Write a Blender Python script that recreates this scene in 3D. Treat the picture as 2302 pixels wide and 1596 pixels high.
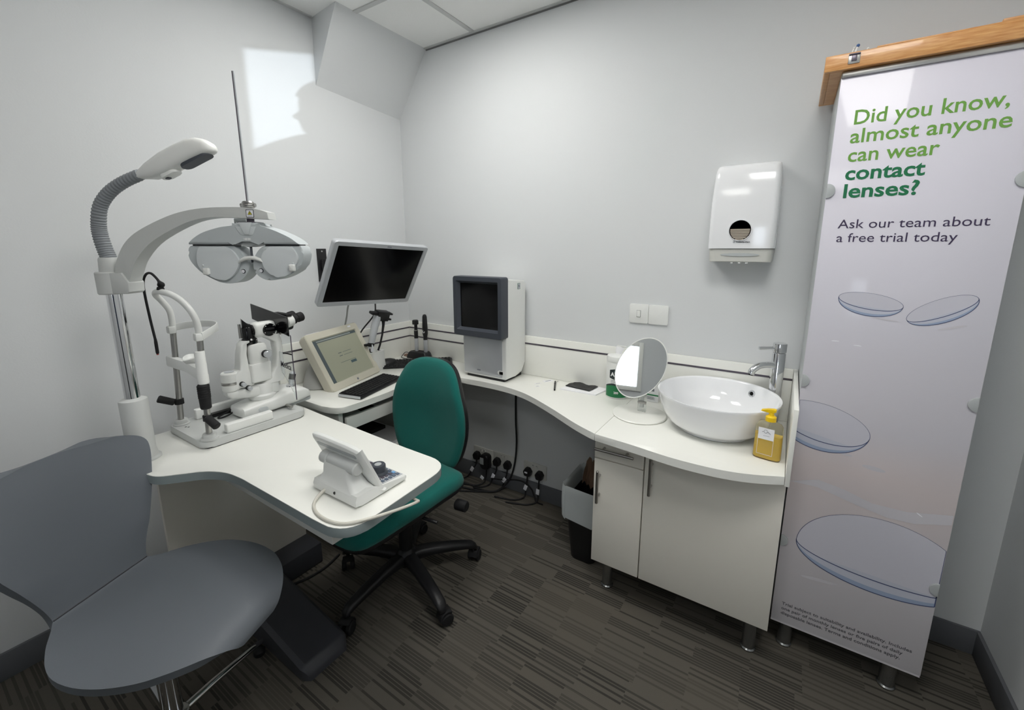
import bpy, bmesh, math, random
from mathutils import Vector, Matrix

random.seed(7)
PI = math.pi
scene = bpy.context.scene
COL = scene.collection
for _o in list(bpy.data.objects):
    bpy.data.objects.remove(_o)


def lin(c):
    c = c / 255.0
    return c / 12.92 if c <= 0.04045 else ((c + 0.055) / 1.055) ** 2.4


def rgb(r, g, b):
    return (lin(r), lin(g), lin(b), 1.0)


# ------------------------------------------------------------------ camera
W_PX, H_PX, F_PX = 2302, 1596, 959.2
yaw, pitch = math.radians(-32.61), math.radians(10.863)
fwd = Vector((math.sin(yaw) * math.cos(pitch), math.cos(yaw) * math.cos(pitch), -math.sin(pitch)))
rgt = Vector((math.cos(yaw), -math.sin(yaw), 0))
up = rgt.cross(fwd)
cam_data = bpy.data.cameras.new('camera')
cam = bpy.data.objects.new('camera', cam_data)
COL.objects.link(cam)
cam.matrix_world = Matrix(((rgt.x, up.x, -fwd.x, 2.0593), (rgt.y, up.y, -fwd.y, -1.93), (rgt.z, up.z, -fwd.z, 1.4021), (0, 0, 0, 1)))
cam_data.sensor_fit = 'HORIZONTAL'
cam_data.sensor_width = 36.0
cam_data.lens = F_PX / W_PX * 36.0
cam_data.shift_x = -9.65 / W_PX
cam_data.shift_y = -56.67 / W_PX
cam_data.clip_start = 0.01
scene.camera = cam

# ------------------------------------------------------------------ world, daylight, exposure
world = bpy.data.worlds.new('sky')
scene.world = world
world.use_nodes = True
bgn = world.node_tree.nodes['Background']
bgn.inputs[0].default_value = rgb(222, 232, 245)
bgn.inputs[1].default_value = 9.0
# low daylight thrown up through the window added behind the camera
sun_data = bpy.data.lights.new('daylight', 'SUN')
sun_data.energy = 2.6
sun_data.angle = math.radians(0.35)
sun_data.color = (0.80, 0.90, 1.0)
sun = bpy.data.objects.new('daylight', sun_data)
COL.objects.link(sun)
SUN_DIR = Vector((-0.75, 1.0, 0.27)).normalized()
sun.rotation_euler = SUN_DIR.to_track_quat('-Z', 'Y').to_euler()
sun.location = (2.2, -4.5, 1.2)

vs = scene.view_settings
vs.view_transform = 'Standard'
vs.look = 'None'
vs.gamma = 1.0
vs.use_curve_mapping = False
vs.exposure = 0.0
PANEL_LIGHT = 17.0
scene.cycles.diffuse_bounces = 5
scene.cycles.max_bounces = 14


# ------------------------------------------------------------------ materials
MATS = {}


def mat(name, col, rough=0.5, metal=0.0, spec=0.5, bump=None, coat=0.0, trans=0.0, ior=1.45, emit=None, es=1.0, alpha=1.0, vary=None, sheen=0.0):
    m = bpy.data.materials.new(name)
    m.use_nodes = True
    nt = m.node_tree
    b = nt.nodes['Principled BSDF']
    c = rgb(*col)
    b.inputs['Base Color'].default_value = c
    b.inputs['Roughness'].default_value = rough
    b.inputs['Metallic'].default_value = metal
    b.inputs['Specular IOR Level'].default_value = spec
    b.inputs['IOR'].default_value = ior
    b.inputs['Coat Weight'].default_value = coat
    b.inputs['Coat Roughness'].default_value = 0.06
    b.inputs['Transmission Weight'].default_value = trans
    b.inputs['Alpha'].default_value = alpha
    b.inputs['Sheen Weight'].default_value = sheen
    if emit:
        b.inputs['Emission Color'].default_value = rgb(*emit)
        b.inputs['Emission Strength'].default_value = es
    tc = None
    if bump or vary:
        tc = nt.nodes.new('ShaderNodeTexCoord')
    if bump:
        n = nt.nodes.new('ShaderNodeTexNoise')
        n.inputs['Scale'].default_value = bump[0]
        n.inputs['Detail'].default_value = 3
        nt.links.new(tc.outputs['Object'], n.inputs['Vector'])
        bp = nt.nodes.new('ShaderNodeBump')
        bp.inputs['Strength'].default_value = bump[1]
        bp.inputs['Distance'].default_value = 0.002
        nt.links.new(n.outputs['Fac'], bp.inputs['Height'])
        nt.links.new(bp.outputs['Normal'], b.inputs['Normal'])
    if vary:
        n2 = nt.nodes.new('ShaderNodeTexNoise')
        n2.inputs['Scale'].default_value = vary[0]
        n2.inputs['Detail'].default_value = 4
        nt.links.new(tc.outputs['Object'], n2.inputs['Vector'])
        mx = nt.nodes.new('ShaderNodeMix')
        mx.data_type = 'RGBA'
        mx.inputs['A'].default_value = c
        k = vary[1]
        mx.inputs['B'].default_value = (c[0] * (1 - k), c[1] * (1 - k), c[2] * (1 - k), 1)
        nt.links.new(n2.outputs['Fac'], mx.inputs['Factor'])
        nt.links.new(mx.outputs['Result'], b.inputs['Base Color'])
    MATS[name] = m
    return m


M_wall = mat('wall_paint', (213, 215, 216), 0.75, spec=0.25, bump=(160, 0.12), vary=(1.3, 0.02))
M_ceil = mat('ceiling_tile_paint', (240, 240, 238), 0.9, spec=0.1, bump=(220, 0.3))
M_grid = mat('ceiling_grid_metal', (196, 197, 196), 0.5)
M_gapdark = mat('shadow_and_joint_grey', (120, 120, 120), 0.8)
M_base = mat('skirting_grey', (98, 100, 104), 0.55, bump=(90, 0.05))
M_lam = mat('white_laminate', (236, 236, 230), 0.34, bump=(300, 0.03))
M_lamedge = mat('laminate_edge', (205, 205, 199), 0.45, bump=(300, 0.03))
M_edge = mat('grey_edge_band', (138, 148, 148), 0.45, bump=(300, 0.03))
M_cab = mat('cabinet_white', (226, 222, 212), 0.42, bump=(240, 0.03))
M_trim = mat('trim_strip_dark', (96, 90, 100), 0.35, metal=0.5)
M_chrome = mat('chrome', (225, 226, 228), 0.09, metal=1.0)
M_steel = mat('brushed_steel', (176, 175, 172), 0.3, metal=1.0, bump=(120, 0.03))
M_legmetal = mat('leg_metal', (150, 152, 152), 0.25, metal=0.9)
M_black = mat('black_plastic', (24, 24, 26), 0.42, bump=(260, 0.04))
M_blackgloss = mat('black_gloss', (9, 9, 11), 0.12)
M_screen = mat('screen_off', (6, 6, 7), 0.16, spec=0.4)
M_rubber = mat('rubber_black', (20, 20, 22), 0.7, bump=(200, 0.05))
M_grey = mat('instrument_grey', (196, 198, 196), 0.42, bump=(400, 0.02))
M_grey2 = mat('instrument_grey_satin', (176, 180, 181), 0.38, bump=(400, 0.02))
M_white = mat('instrument_white', (228, 229, 226), 0.35, bump=(400, 0.02))
M_flex = mat('gooseneck_grey', (128, 132, 136), 0.5)
M_ph = mat('phoropter_grey', (186, 192, 194), 0.4, bump=(400, 0.02))
M_phl = mat('phoropter_light_grey', (206, 211, 213), 0.38, bump=(400, 0.02))
M_silver = mat('silver_plastic', (192, 195, 199), 0.32, metal=0.25, bump=(500, 0.02))
M_cream = mat('cream_plastic', (206, 202, 186), 0.45, bump=(500, 0.03))
M_creamd = mat('grey_plastic', (166, 166, 162), 0.5, bump=(500, 0.03))
M_slate = mat('slate_plastic', (64, 68, 76), 0.45, bump=(500, 0.03))
M_pap = mat('paper_white', (240, 240, 242), 0.8, vary=(30, 0.03))
M_green = mat('green_fabric', (30, 112, 104), 0.95, spec=0.1, bump=(700, 0.6), vary=(500, 0.35), sheen=0.15)
M_shell = mat('grey_vinyl', (104, 109, 115), 0.5, spec=0.4, bump=(900, 0.12))
M_foot = mat('dark_grey_powder', (62, 63, 68), 0.5, bump=(500, 0.06))
M_ceramic = mat('white_ceramic', (240, 241, 243), 0.06, coat=0.6)
M_glosswhite = mat('white_gloss_plastic', (232, 233, 235), 0.12, coat=0.3)
M_mirror = mat('mirror_glass', (225, 228, 228), 0.015, metal=1.0)
M_clear = mat('clear_acrylic', (245, 248, 248), 0.05, trans=0.95, ior=1.2)
M_wood = None
M_yellow = mat('yellow_plastic', (240, 200, 20), 0.35)
M_soap = mat('amber_soap', (250, 214, 62), 0.10, trans=0.30, ior=1.33)
M_bottle = mat('clear_bottle', (250, 246, 225), 0.06, trans=0.92, ior=1.15)
M_label = mat('label_white', (232, 233, 238), 0.6)
M_tubgreen = mat('label_green', (30, 120, 72), 0.5)
M_tubdark = mat('label_dark', (38, 48, 50), 0.5)
M_inkwhite = mat('ink_white', (240, 240, 240), 0.6)
M_inkgrey = mat('ink_grey', (120, 124, 132), 0.6)
M_inkdark = mat('ink_dark', (40, 40, 52), 0.5)
M_bag = mat('bin_liner_film', (214, 220, 220), 0.35, alpha=0.62)
M_brown = mat('brown_card', (108, 84, 66), 0.8, vary=(20, 0.3))
M_cableg = mat('cable_grey', (150, 152, 152), 0.5)
M_cablec = mat('cable_cream', (206, 203, 192), 0.45)
M_blue = mat('button_blue', (120, 170, 215), 0.4)
M_slateblue = mat('keypad_slate', (92, 104, 120), 0.45)
M_yel2 = mat('hazard_yellow', (190, 180, 30), 0.5)
M_handleblue = mat('lens_handle_blue', (60, 96, 150), 0.4)
M_reddish = mat('cup_brown', (120, 88, 70), 0.5)


def wood_mat():
    m = mat('beech_wood', (206, 152, 92), 0.38, coat=0.25)
    nt = m.node_tree
    b = nt.nodes['Principled BSDF']
    tc = nt.nodes.new('ShaderNodeTexCoord')
    mp = nt.nodes.new('ShaderNodeMapping')
    mp.inputs['Scale'].default_value = (6, 60, 60)
    n = nt.nodes.new('ShaderNodeTexNoise')
    n.inputs['Scale'].default_value = 4
    n.inputs['Detail'].default_value = 6
    cr = nt.nodes.new('ShaderNodeValToRGB')
    cr.color_ramp.elements[0].position = 0.3
    cr.color_ramp.elements[0].color = rgb(186, 126, 68)
    cr.color_ramp.elements[1].position = 0.7
    cr.color_ramp.elements[1].color = rgb(214, 164, 106)
    nt.links.new(tc.outputs['Object'], mp.inputs['Vector'])
    nt.links.new(mp.outputs['Vector'], n.inputs['Vector'])
    nt.links.new(n.outputs['Fac'], cr.inputs['Fac'])
    nt.links.new(cr.outputs['Color'], b.inputs['Base Color'])
    return m


M_wood = wood_mat()


def carpet_mat():
    m = mat('striped_carpet', (70, 69, 66), 0.98, spec=0.05, bump=(900, 0.8))
    nt = m.node_tree
    b = nt.nodes['Principled BSDF']
    L = nt.links.new
    N = nt.nodes.new

    def math_(op, a, bb=None, c=None):
        n = N('ShaderNodeMath')
        n.operation = op
        for i, v in enumerate((a, bb, c)):
            if v is None:
                continue
            if isinstance(v, (int, float)):
                n.inputs[i].default_value = v
            else:
                L(v, n.inputs[i])
        return n.outputs[0]
    tc = N('ShaderNodeTexCoord')
    sp = N('ShaderNodeSeparateXYZ')
    L(tc.outputs['Object'], sp.inputs[0])
    x, y = sp.outputs[0], sp.outputs[1]
    row = math_('FLOOR', math_('DIVIDE', y, 0.0105))
    grp = math_('FLOOR', math_('DIVIDE', y, 0.125))
    w0 = N('ShaderNodeTexWhiteNoise')
    w0.noise_dimensions = '1D'
    L(grp, w0.inputs['W'])
    colx = math_('ADD', math_('DIVIDE', x, 0.15), math_('MULTIPLY', w0.outputs['Value'], 0.55))
    ci = math_('FLOOR', colx)
    cb = N('ShaderNodeCombineXYZ')
    L(row, cb.inputs[0])
    L(ci, cb.inputs[1])
    w1 = N('ShaderNodeTexWhiteNoise')
    w1.noise_dimensions = '2D'
    L(cb.outputs[0], w1.inputs['Vector'])
    cb2 = N('ShaderNodeCombineXYZ')
    L(grp, cb2.inputs[0])
    L(ci, cb2.inputs[1])
    w2 = N('ShaderNodeTexWhiteNoise')
    w2.noise_dimensions = '2D'
    L(cb2.outputs[0], w2.inputs['Vector'])
    # darkness of a dash: blocks of dashes come and go
    blk = math_('MULTIPLY_ADD', w2.outputs['Value'], 0.70, 0.22)
    dash = math_('MULTIPLY', math_('GREATER_THAN', w1.outputs['Value'], 0.42), blk)
    fy = math_('FRACT', math_('DIVIDE', y, 0.0105))
    ridge = math_('LESS_THAN', math_('ABSOLUTE', math_('SUBTRACT', fy, 0.5)), 0.36)
    d = math_('MULTIPLY', dash, ridge)
    nz = N('ShaderNodeTexNoise')
    nz.inputs['Scale'].default_value = 2.2
    nz.inputs['Detail'].default_value = 5
    L(tc.outputs['Object'], nz.inputs['Vector'])
    mx0 = N('ShaderNodeMix')
    mx0.data_type = 'RGBA'
    mx0.inputs['A'].default_value = rgb(104, 98, 88)
    mx0.inputs['B'].default_value = rgb(92, 90, 85)
    L(nz.outputs['Fac'], mx0.inputs['Factor'])
    mx = N('ShaderNodeMix')
    mx.data_type = 'RGBA'
    L(mx0.outputs['Result'], mx.inputs['A'])
    mx.inputs['B'].default_value = rgb(60, 58, 55)
    L(d, mx.inputs['Factor'])
    L(mx.outputs['Result'], b.inputs['Base Color'])
    return m


M_carpet = carpet_mat()


def poster_mat():
    m = mat('poster_print', (206, 204, 212), 0.45, coat=0.3)
    nt = m.node_tree
    b = nt.nodes['Principled BSDF']
    L = nt.links.new
    tc = nt.nodes.new('ShaderNodeTexCoord')
    sp = nt.nodes.new('ShaderNodeSeparateXYZ')
    L(tc.outputs['Object'], sp.inputs[0])
    n = nt.nodes.new('ShaderNodeTexNoise')
    n.inputs['Scale'].default_value = 2.5
    n.inputs['Detail'].default_value = 1
    mp = nt.nodes.new('ShaderNodeMapping')
    mp.inputs['Scale'].default_value = (0.6, 1, 1.6)
    L(tc.outputs['Object'], mp.inputs['Vector'])
    L(mp.outputs['Vector'], n.inputs['Vector'])
    ma = nt.nodes.new('ShaderNodeMath')
    ma.operation = 'MULTIPLY_ADD'
    L(n.outputs['Fac'], ma.inputs[0])
    ma.inputs[1].default_value = 0.35
    L(sp.outputs[2], ma.inputs[2])
    mr = nt.nodes.new('ShaderNodeMapRange')
    mr.inputs['From Min'].default_value = 0.1
    mr.inputs['From Max'].default_value = 2.0
    L(ma.outputs[0], mr.inputs['Value'])
    cr = nt.nodes.new('ShaderNodeValToRGB')
    e = cr.color_ramp.elements
    e[0].position = 0.0
    e[0].color = rgb(206, 203, 206)
    e[1].position = 1.0
    e[1].color = rgb(216, 213, 224)
    for p, c in ((0.25, (208, 203, 208)), (0.40, (214, 203, 203)), (0.52, (205, 202, 209)), (0.70, (206, 204, 213))):
        k = e.new(p)
        k.color = rgb(*c)
    L(mr.outputs['Result'], cr.inputs['Fac'])
    L(cr.outputs['Color'], b.inputs['Base Color'])
    return m


M_poster = poster_mat()
M_pgreen = mat('print_light_green', (104, 156, 62), 0.45, coat=0.3)
M_pdark = mat('print_dark_green', (0, 108, 66), 0.45, coat=0.3)
M_pviolet = mat('print_dark_violet', (54, 42, 74), 0.45, coat=0.3)
M_pgrey = mat('print_grey', (92, 90, 96), 0.45, coat=0.3)
M_lensfill = mat('print_lens_fill', (200, 199, 209), 0.45, coat=0.3)
M_lensblue = mat('print_lens_blue', (152, 166, 192), 0.45, coat=0.3)
M_lenspale = mat('print_lens_pale_blue', (190, 193, 206), 0.45, coat=0.3)
M_lensline = mat('print_lens_line', (62, 74, 112), 0.45, coat=0.3)
M_lenswhite = mat('print_white', (238, 238, 244), 0.45, coat=0.3)
M_lensshade = mat('print_soft_grey', (201, 198, 204), 0.45, coat=0.3)

# ------------------------------------------------------------------ mesh builder


def BAS(o, x, y):
    x = Vector(x).normalized()
    y = Vector(y)
    y = (y - x * y.dot(x)).normalized()
    z = x.cross(y)
    o = Vector(o)
    return Matrix(((x.x, y.x, z.x, o.x), (x.y, y.y, z.y, o.y), (x.z, y.z, z.z, o.z), (0, 0, 0, 1)))


def TR(x, y, z, rz=0):
    return Matrix.Translation((x, y, z)) @ Matrix.Rotation(rz, 4, 'Z')


def axis_mat(p0, d):
    d = Vector(d).normalized()
    q = d.to_track_quat('Z', 'Y')
    return Matrix.Translation(Vector(p0)) @ q.to_matrix().to_4x4()


def catmull(pts, n):
    P = [Vector(p) for p in pts]
    if len(P) < 3 or n <= 1:
        return P
    out = []
    for i in range(len(P) - 1):
        p0 = P[i - 1] if i > 0 else P[0] * 2 - P[1]
        p1, p2 = P[i], P[i + 1]
        p3 = P[i + 2] if i + 2 < len(P) else P[-1] * 2 - P[-2]
        for k in range(n):
            t = k / n
            out.append(0.5 * ((2 * p1) + (p2 - p0) * t + (2 * p0 - 5 * p1 + 4 * p2 - p3) * t * t + (3 * p1 - p0 - 3 * p2 + p3) * t ** 3))
    out.append(P[-1])
    return out


def rrect(w, h, r, n=5, cx=0, cy=0):
    r = min(r, w / 2 - 1e-5, h / 2 - 1e-5)
    out = []
    for sx, sy, a0 in ((1, -1, -PI / 2), (1, 1, 0), (-1, 1, PI / 2), (-1, -1, PI)):
        for k in range(n + 1):
            a = a0 + PI / 2 * k / n
            out.append((cx + sx * (w / 2 - r) + r * math.cos(a), cy + sy * (h / 2 - r) + r * math.sin(a)))
    return out


def ell(a, b, n=32, cx=0, cy=0, p=2.0):
    out = []
    for k in range(n):
        t = 2 * PI * k / n
        c, s = math.cos(t), math.sin(t)
        out.append((cx + a * math.copysign(abs(c) ** (2 / p), c), cy + b * math.copysign(abs(s) ** (2 / p), s)))
    return out


def fillet(poly, radii, n=6):
    out = []
    N = len(poly)
    for i in range(N):
        r = radii[i] if isinstance(radii, (list, tuple)) else radii
        p = Vector(poly[i] + (0,))
        if r <= 0:
            out.append((p.x, p.y))
            continue
        a = (Vector(poly[i - 1] + (0,)) - p)
        b = (Vector(poly[(i + 1) % N] + (0,)) - p)
        la, lb = a.length, b.length
        a.normalize()
        b.normalize()
        ang = a.angle(b)
        t = min(r / math.tan(ang / 2), la * 0.49, lb * 0.49)
        A, B = p + a * t, p + b * t
        for k in range(n + 1):
            s = k / n
            q = A * (1 - s) ** 2 + p * 2 * s * (1 - s) + B * s * s
            out.append((q.x, q.y))
    return out


class MB:
    def __init__(s):
        s.bm = bmesh.new()
        s.mi = 0

    def _add(s, tb, M=None):
        if M is not None:
            bmesh.ops.transform(tb, matrix=M, verts=tb.verts)
        for f in tb.faces:
            f.material_index = s.mi
        me = bpy.data.meshes.new('t')
        tb.to_mesh(me)
        s.bm.from_mesh(me)
        bpy.data.meshes.remove(me)
        tb.free()
        return s

    def box(s, c, size, bev=0.0, M=None, seg=2):
        tb = bmesh.new()
        bmesh.ops.create_cube(tb, size=1.0)
        bmesh.ops.scale(tb, vec=size, verts=tb.verts)
        if bev > 0:
            bmesh.ops.bevel(tb, geom=list(tb.edges), offset=min(bev, min(size) * 0.49), segments=seg, affect='EDGES', profile=0.5)
        T = Matrix.Translation(c)
        return s._add(tb, (M @ T) if M is not None else T)

    def bx(s, x0, x1, y0, y1, z0, z1, bev=0.0, M=None, seg=2):
        return s.box(((x0 + x1) / 2, (y0 + y1) / 2, (z0 + z1) / 2), (abs(x1 - x0), abs(y1 - y0), abs(z1 - z0)), bev, M, seg)

    def loft(s, rings, cap0=True, cap1=True, M=None, closed=True):
        tb = bmesh.new()
        R = [[tb.verts.new(p) for p in r] for r in rings]
        n = len(R[0])
        for a, b in zip(R[:-1], R[1:]):
            for i in range(n if closed else n - 1):
                j = (i + 1) % n
                try:
                    tb.faces.new((a[i], a[j], b[j], b[i]))
                except ValueError:
                    pass
        if cap0:
            tb.faces.new(R[0][::-1])
        if cap1:
            tb.faces.new(R[-1])
        return s._add(tb, M)

    def prism(s, poly, d0, d1, M=None, bev=0.0, seg=2):
        tb = bmesh.new()
        A = [tb.verts.new((p[0], p[1], d0)) for p in poly]
        B = [tb.verts.new((p[0], p[1], d1)) for p in poly]
        n = len(poly)
        fa = tb.faces.new(A[::-1])
        fb = tb.faces.new(B)
        for i in range(n):
            j = (i + 1) % n
            tb.faces.new((A[i], A[j], B[j], B[i]))
        if bev > 0:
            ed = list(set(list(fa.edges) + list(fb.edges)))
            bmesh.ops.bevel(tb, geom=ed, offset=bev, segments=seg, affect='EDGES', profile=0.5)
        return s._add(tb, M)

    def cyl(s, p0, p1, r0, r1=None, seg=24, bev=0.0, M=None):
        p0, p1 = Vector(p0), Vector(p1)
        r1 = r0 if r1 is None else r1
        L = (p1 - p0).length
        if bev > 0:
            pr = [(r0 - bev, 0), (r0, bev), (r1, L - bev), (r1 - bev, L)]
        else:
            pr = [(r0, 0), (r1, L)]
        A = axis_mat(p0, p1 - p0)
        return s.lathe(pr, M=(M @ A) if M is not None else A, seg=seg)

    def lathe(s, prof, M=None, seg=32, cap=True, a0=0, a1=2 * PI):
        full = abs(a1 - a0 - 2 * PI) < 1e-6
        n = seg if full else seg + 1
        rings = []
        for r, z in prof:
            r = max(r, 1e-5)
            rings.append([(r * math.cos(a0 + (a1 - a0) * k / seg), r * math.sin(a0 + (a1 - a0) * k / seg), z) for k in range(n)])
        return s.loft(rings, cap and full, cap and full, M, closed=full)

    def tube(s, pts, r, seg=8, n=1, M=None, cap=True, flat=None, side=(0, 0, 1)):
        P = catmull(pts, n)
        rings = []
        prev = None
        for i, p in enumerate(P):
            t = (P[min(i + 1, len(P) - 1)] - P[max(i - 1, 0)]).normalized()
            if prev is None:
                u = Vector(side)
                if abs(u.dot(t)) > 0.95:
                    u = Vector((1, 0, 0))
            else:
                u = prev
            u = (u - t * u.dot(t)).normalized()
            v = t.cross(u)
            prev = u
            rr = r(i / (len(P) - 1)) if callable(r) else (r[min(i, len(r) - 1)] if isinstance(r, (list, tuple)) else r)
            if flat:
                ring = [p + u * a + v * b for a, b in rrect(flat[0], flat[1], min(flat) * 0.3, 2)]
            else:
                ring = [p + (u * math.cos(2 * PI * k / seg) + v * math.sin(2 * PI * k / seg)) * rr for k in range(seg)]
            rings.append(ring)
        return s.loft(rings, cap, cap, M)

    def sphere(s, c, r, sc=(1, 1, 1), M=None, seg=20):
        tb = bmesh.new()
        bmesh.ops.create_uvsphere(tb, u_segments=seg, v_segments=max(8, seg // 2), radius=r)
        T = Matrix.Translation(c) @ Matrix.Diagonal((sc[0], sc[1], sc[2], 1))
        return s._add(tb, (M @ T) if M is not None else T)

    def pad(s, outline, prof, M=None, bend=None):
        """rings of an outline scaled about its centre; prof = [(scale, z)...]"""
        cx = sum(p[0] for p in outline) / len(outline)
        cy = sum(p[1] for p in outline) / len(outline)
        rings = []
        for k, z in prof:
            ring = []
            for p in outline:
                q = Vector((cx + (p[0] - cx) * k, cy + (p[1] - cy) * k, z))
                if bend:
                    q = bend(q)
                ring.append(q)
            rings.append(ring)
        return s.loft(rings, True, True, M)

    def shell(s, grid, th, M=None):
        """open surface of points given thickness"""
        nu, nv = len(grid), len(grid[0])
        G = [[Vector(p) for p in r] for r in grid]
        tb = bmesh.new()
        T, B = [], []
        for i in range(nu):
            ta, ba = [], []
            for j in range(nv):
                du = G[min(i + 1, nu - 1)][j] - G[max(i - 1, 0)][j]
                dv = G[i][min(j + 1, nv - 1)] - G[i][max(j - 1, 0)]
                nn = du.cross(dv)
                nn = nn.normalized() if nn.length > 1e-9 else Vector((0, 0, 1))
                ta.append(tb.verts.new(G[i][j] + nn * th / 2))
                ba.append(tb.verts.new(G[i][j] - nn * th / 2))
            T.append(ta)
            B.append(ba)
        for i in range(nu - 1):
            for j in range(nv - 1):
                tb.faces.new((T[i][j], T[i + 1][j], T[i + 1][j + 1], T[i][j + 1]))
                tb.faces.new((B[i][j], B[i][j + 1], B[i + 1][j + 1], B[i + 1][j]))
        bd = [(i, 0) for i in range(nu)] + [(nu - 1, j) for j in range(1, nv)] + [(i, nv - 1) for i in range(nu - 2, -1, -1)] + [(0, j) for j in range(nv - 2, 0, -1)]
        for (a, b), (c, d) in zip(bd, bd[1:] + bd[:1]):
            tb.faces.new((T[a][b], B[a][b], B[c][d], T[c][d]))
        return s._add(tb, M)

    def face(s, pts, M=None):
        tb = bmesh.new()
        tb.faces.new([tb.verts.new(p) for p in pts])
        return s._add(tb, M)

    def build(s, name, m, parent=None, w=True, angle=38, recalc=True):
        """w: the geometry is in world coordinates and is brought into the thing's own frame"""
        if parent is not None and w:
            bmesh.ops.transform(s.bm, matrix=FRAME[parent.name].inverted(), verts=s.bm.verts)
        if recalc:
            bmesh.ops.recalc_face_normals(s.bm, faces=s.bm.faces)
        me = bpy.data.meshes.new(name)
        s.bm.to_mesh(me)
        s.bm.free()
        for f in me.polygons:
            f.use_smooth = True
        me.set_sharp_from_angle(angle=math.radians(angle))
        for k in (m if isinstance(m, (list, tuple)) else [m]):
            me.materials.append(k)
        o = bpy.data.objects.new(name, me)
        COL.objects.link(o)
        if parent is not None:
            o.parent = parent
            FRAME[o.name] = FRAME[parent.name].copy()
        else:
            FRAME[o.name] = Matrix()
        return o


FRAME = {}


def thing(name, label, cat, loc=(0, 0, 0), rz=0.0, group=None):
    o = bpy.data.objects.new(name, None)
    COL.objects.link(o)
    o.empty_display_size = 0.05
    o.location = loc
    o.rotation_euler = (0, 0, rz)
    FRAME[o.name] = TR(loc[0], loc[1], loc[2], rz)
    o['label'] = label
    o['category'] = cat
    if group:
        o['group'] = group
    return o


def tag(o, label, cat, group=None):
    o['label'] = label
    o['category'] = cat
    if group:
        o['group'] = group
    return o


def struct(o):
    o['kind'] = 'structure'
    return o


def text(body, M, size, m, parent, name='lettering', bold=0.0, ex=0.0003, width=None, align='LEFT', w=True, space=1.0, shear=0.0, bendf=None):
    cu = bpy.data.curves.new(name, 'FONT')
    cu.body = body
    cu.size = size
    cu.extrude = ex
    cu.offset = bold
    cu.align_x = align
    cu.space_character = space
    cu.shear = shear
    cu.resolution_u = 3
    to = bpy.data.objects.new('t', cu)
    COL.objects.link(to)
    bpy.context.view_layer.update()
    dg = bpy.context.evaluated_depsgraph_get()
    me = bpy.data.meshes.new_from_object(to.evaluated_get(dg))
    bpy.data.objects.remove(to)
    bpy.data.curves.remove(cu)
    b = MB()
    b.bm.from_mesh(me)
    bpy.data.meshes.remove(me)
    if width:
        xs = [v.co.x for v in b.bm.verts]
        k = width / max(1e-6, max(xs) - min(xs))
        for v in b.bm.verts:
            v.co.x *= k
    if bendf:
        for v in b.bm.verts:
            v.co = bendf(v.co)
    if M is not None:
        bmesh.ops.transform(b.bm, matrix=M, verts=b.bm.verts)
    return b.build(name, m, parent, w=w, angle=20, recalc=False)

# ================================================================== the room
RX, RY, RZ = 2.74, -3.4, 2.484
b = MB(); b.bx(-0.12, RX + 0.12, RY - 0.12, 0.12, -0.06, 0.0); struct(b.build('floor', M_carpet))
b = MB(); b.bx(-0.12, 0.0, RY - 0.12, 0.12, 0.0, RZ + 0.05); struct(b.build('wall_left', M_wall))
b = MB(); b.bx(0.0, RX, 0.0, 0.12, 0.0, RZ + 0.05); struct(b.build('wall_back', M_wall))
b = MB(); b.bx(RX, RX + 0.12, RY - 0.12, 0.12, 0.0, RZ + 0.05); struct(b.build('wall_right', M_wall))
# wall behind the camera; opening added and sized to cast the wall light patch
WX0, WX1, WZ0, WZ1 = 1.89, 2.18, 1.10, 1.554
b = MB()
b.bx(0, WX0, RY - 0.05, RY, 0, RZ + 0.05)
b.bx(WX1, RX, RY - 0.05, RY, 0, RZ + 0.05)
b.bx(WX0, WX1, RY - 0.05, RY, 0, WZ0)
b.bx(WX0, WX1, RY - 0.05, RY, WZ1, RZ + 0.05)
struct(b.build('wall_front', M_wall))
win = MB()
for q in ((WX0 - 0.05, WX0, WZ0 - 0.05, WZ1 + 0.05), (WX1, WX1 + 0.05, WZ0 - 0.05, WZ1 + 0.05), (WX0, WX1, WZ0 - 0.05, WZ0), (WX0, WX1, WZ1, WZ1 + 0.05)):
    win.bx(q[0], q[1], RY, RY + 0.018, q[2], q[3], 0.003)
struct(win.build('added_window', M_lam))
# boxing high in the corner
b = MB()
v = [(0, -0.537, 2.186), (0, -0.532, RZ), (0.222, -0.557, RZ), (0, 0, 2.150), (0, 0, RZ), (0.230, 0, RZ)]
for f in ((0, 1, 2), (3, 5, 4), (0, 2, 5, 3), (1, 4, 5, 2), (0, 3, 4, 1)):
    b.face([v[i] for i in f])
bmesh.ops.remove_doubles(b.bm, verts=b.bm.verts, dist=1e-5)
struct(b.build('trim_1', M_wall))

# ceiling of square tiles in a metal grid; two lights sit in tiles, a third is added behind as fill
LAMPS = ((0.581, 1.157, -1.043, -0.467), (1.781, 2.357, -1.643, -1.067), (1.181, 1.757, -2.843, -2.267))
b = MB()
cells_x = [-0.12, 0.581, 1.157, 1.181, 1.757, 1.781, 2.357, RX + 0.12]
cells_y = [RY - 0.12, -2.843, -2.267, -1.643, -1.067, -1.043, -0.467, 0.12]
for i in range(7):
    for j in range(7):
        if any(abs(cells_x[i] - q[0]) < 1e-6 and cells_y[j] >= q[2] - 1e-6 and cells_y[j + 1] <= q[3] + 1e-6 for q in LAMPS):
            continue
        b.bx(cells_x[i], cells_x[i + 1], cells_y[j], cells_y[j + 1], RZ, RZ + 0.05)
ceil_o = struct(b.build('ceiling', M_ceil))
b = MB()
zb = RZ - 0.004
for gx in (-0.031, 0.569, 1.169, 1.769, 2.369):
    b.bx(gx - 0.012, gx + 0.012, RY, 0, zb, RZ + 0.002) if gx > 0 else None
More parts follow.
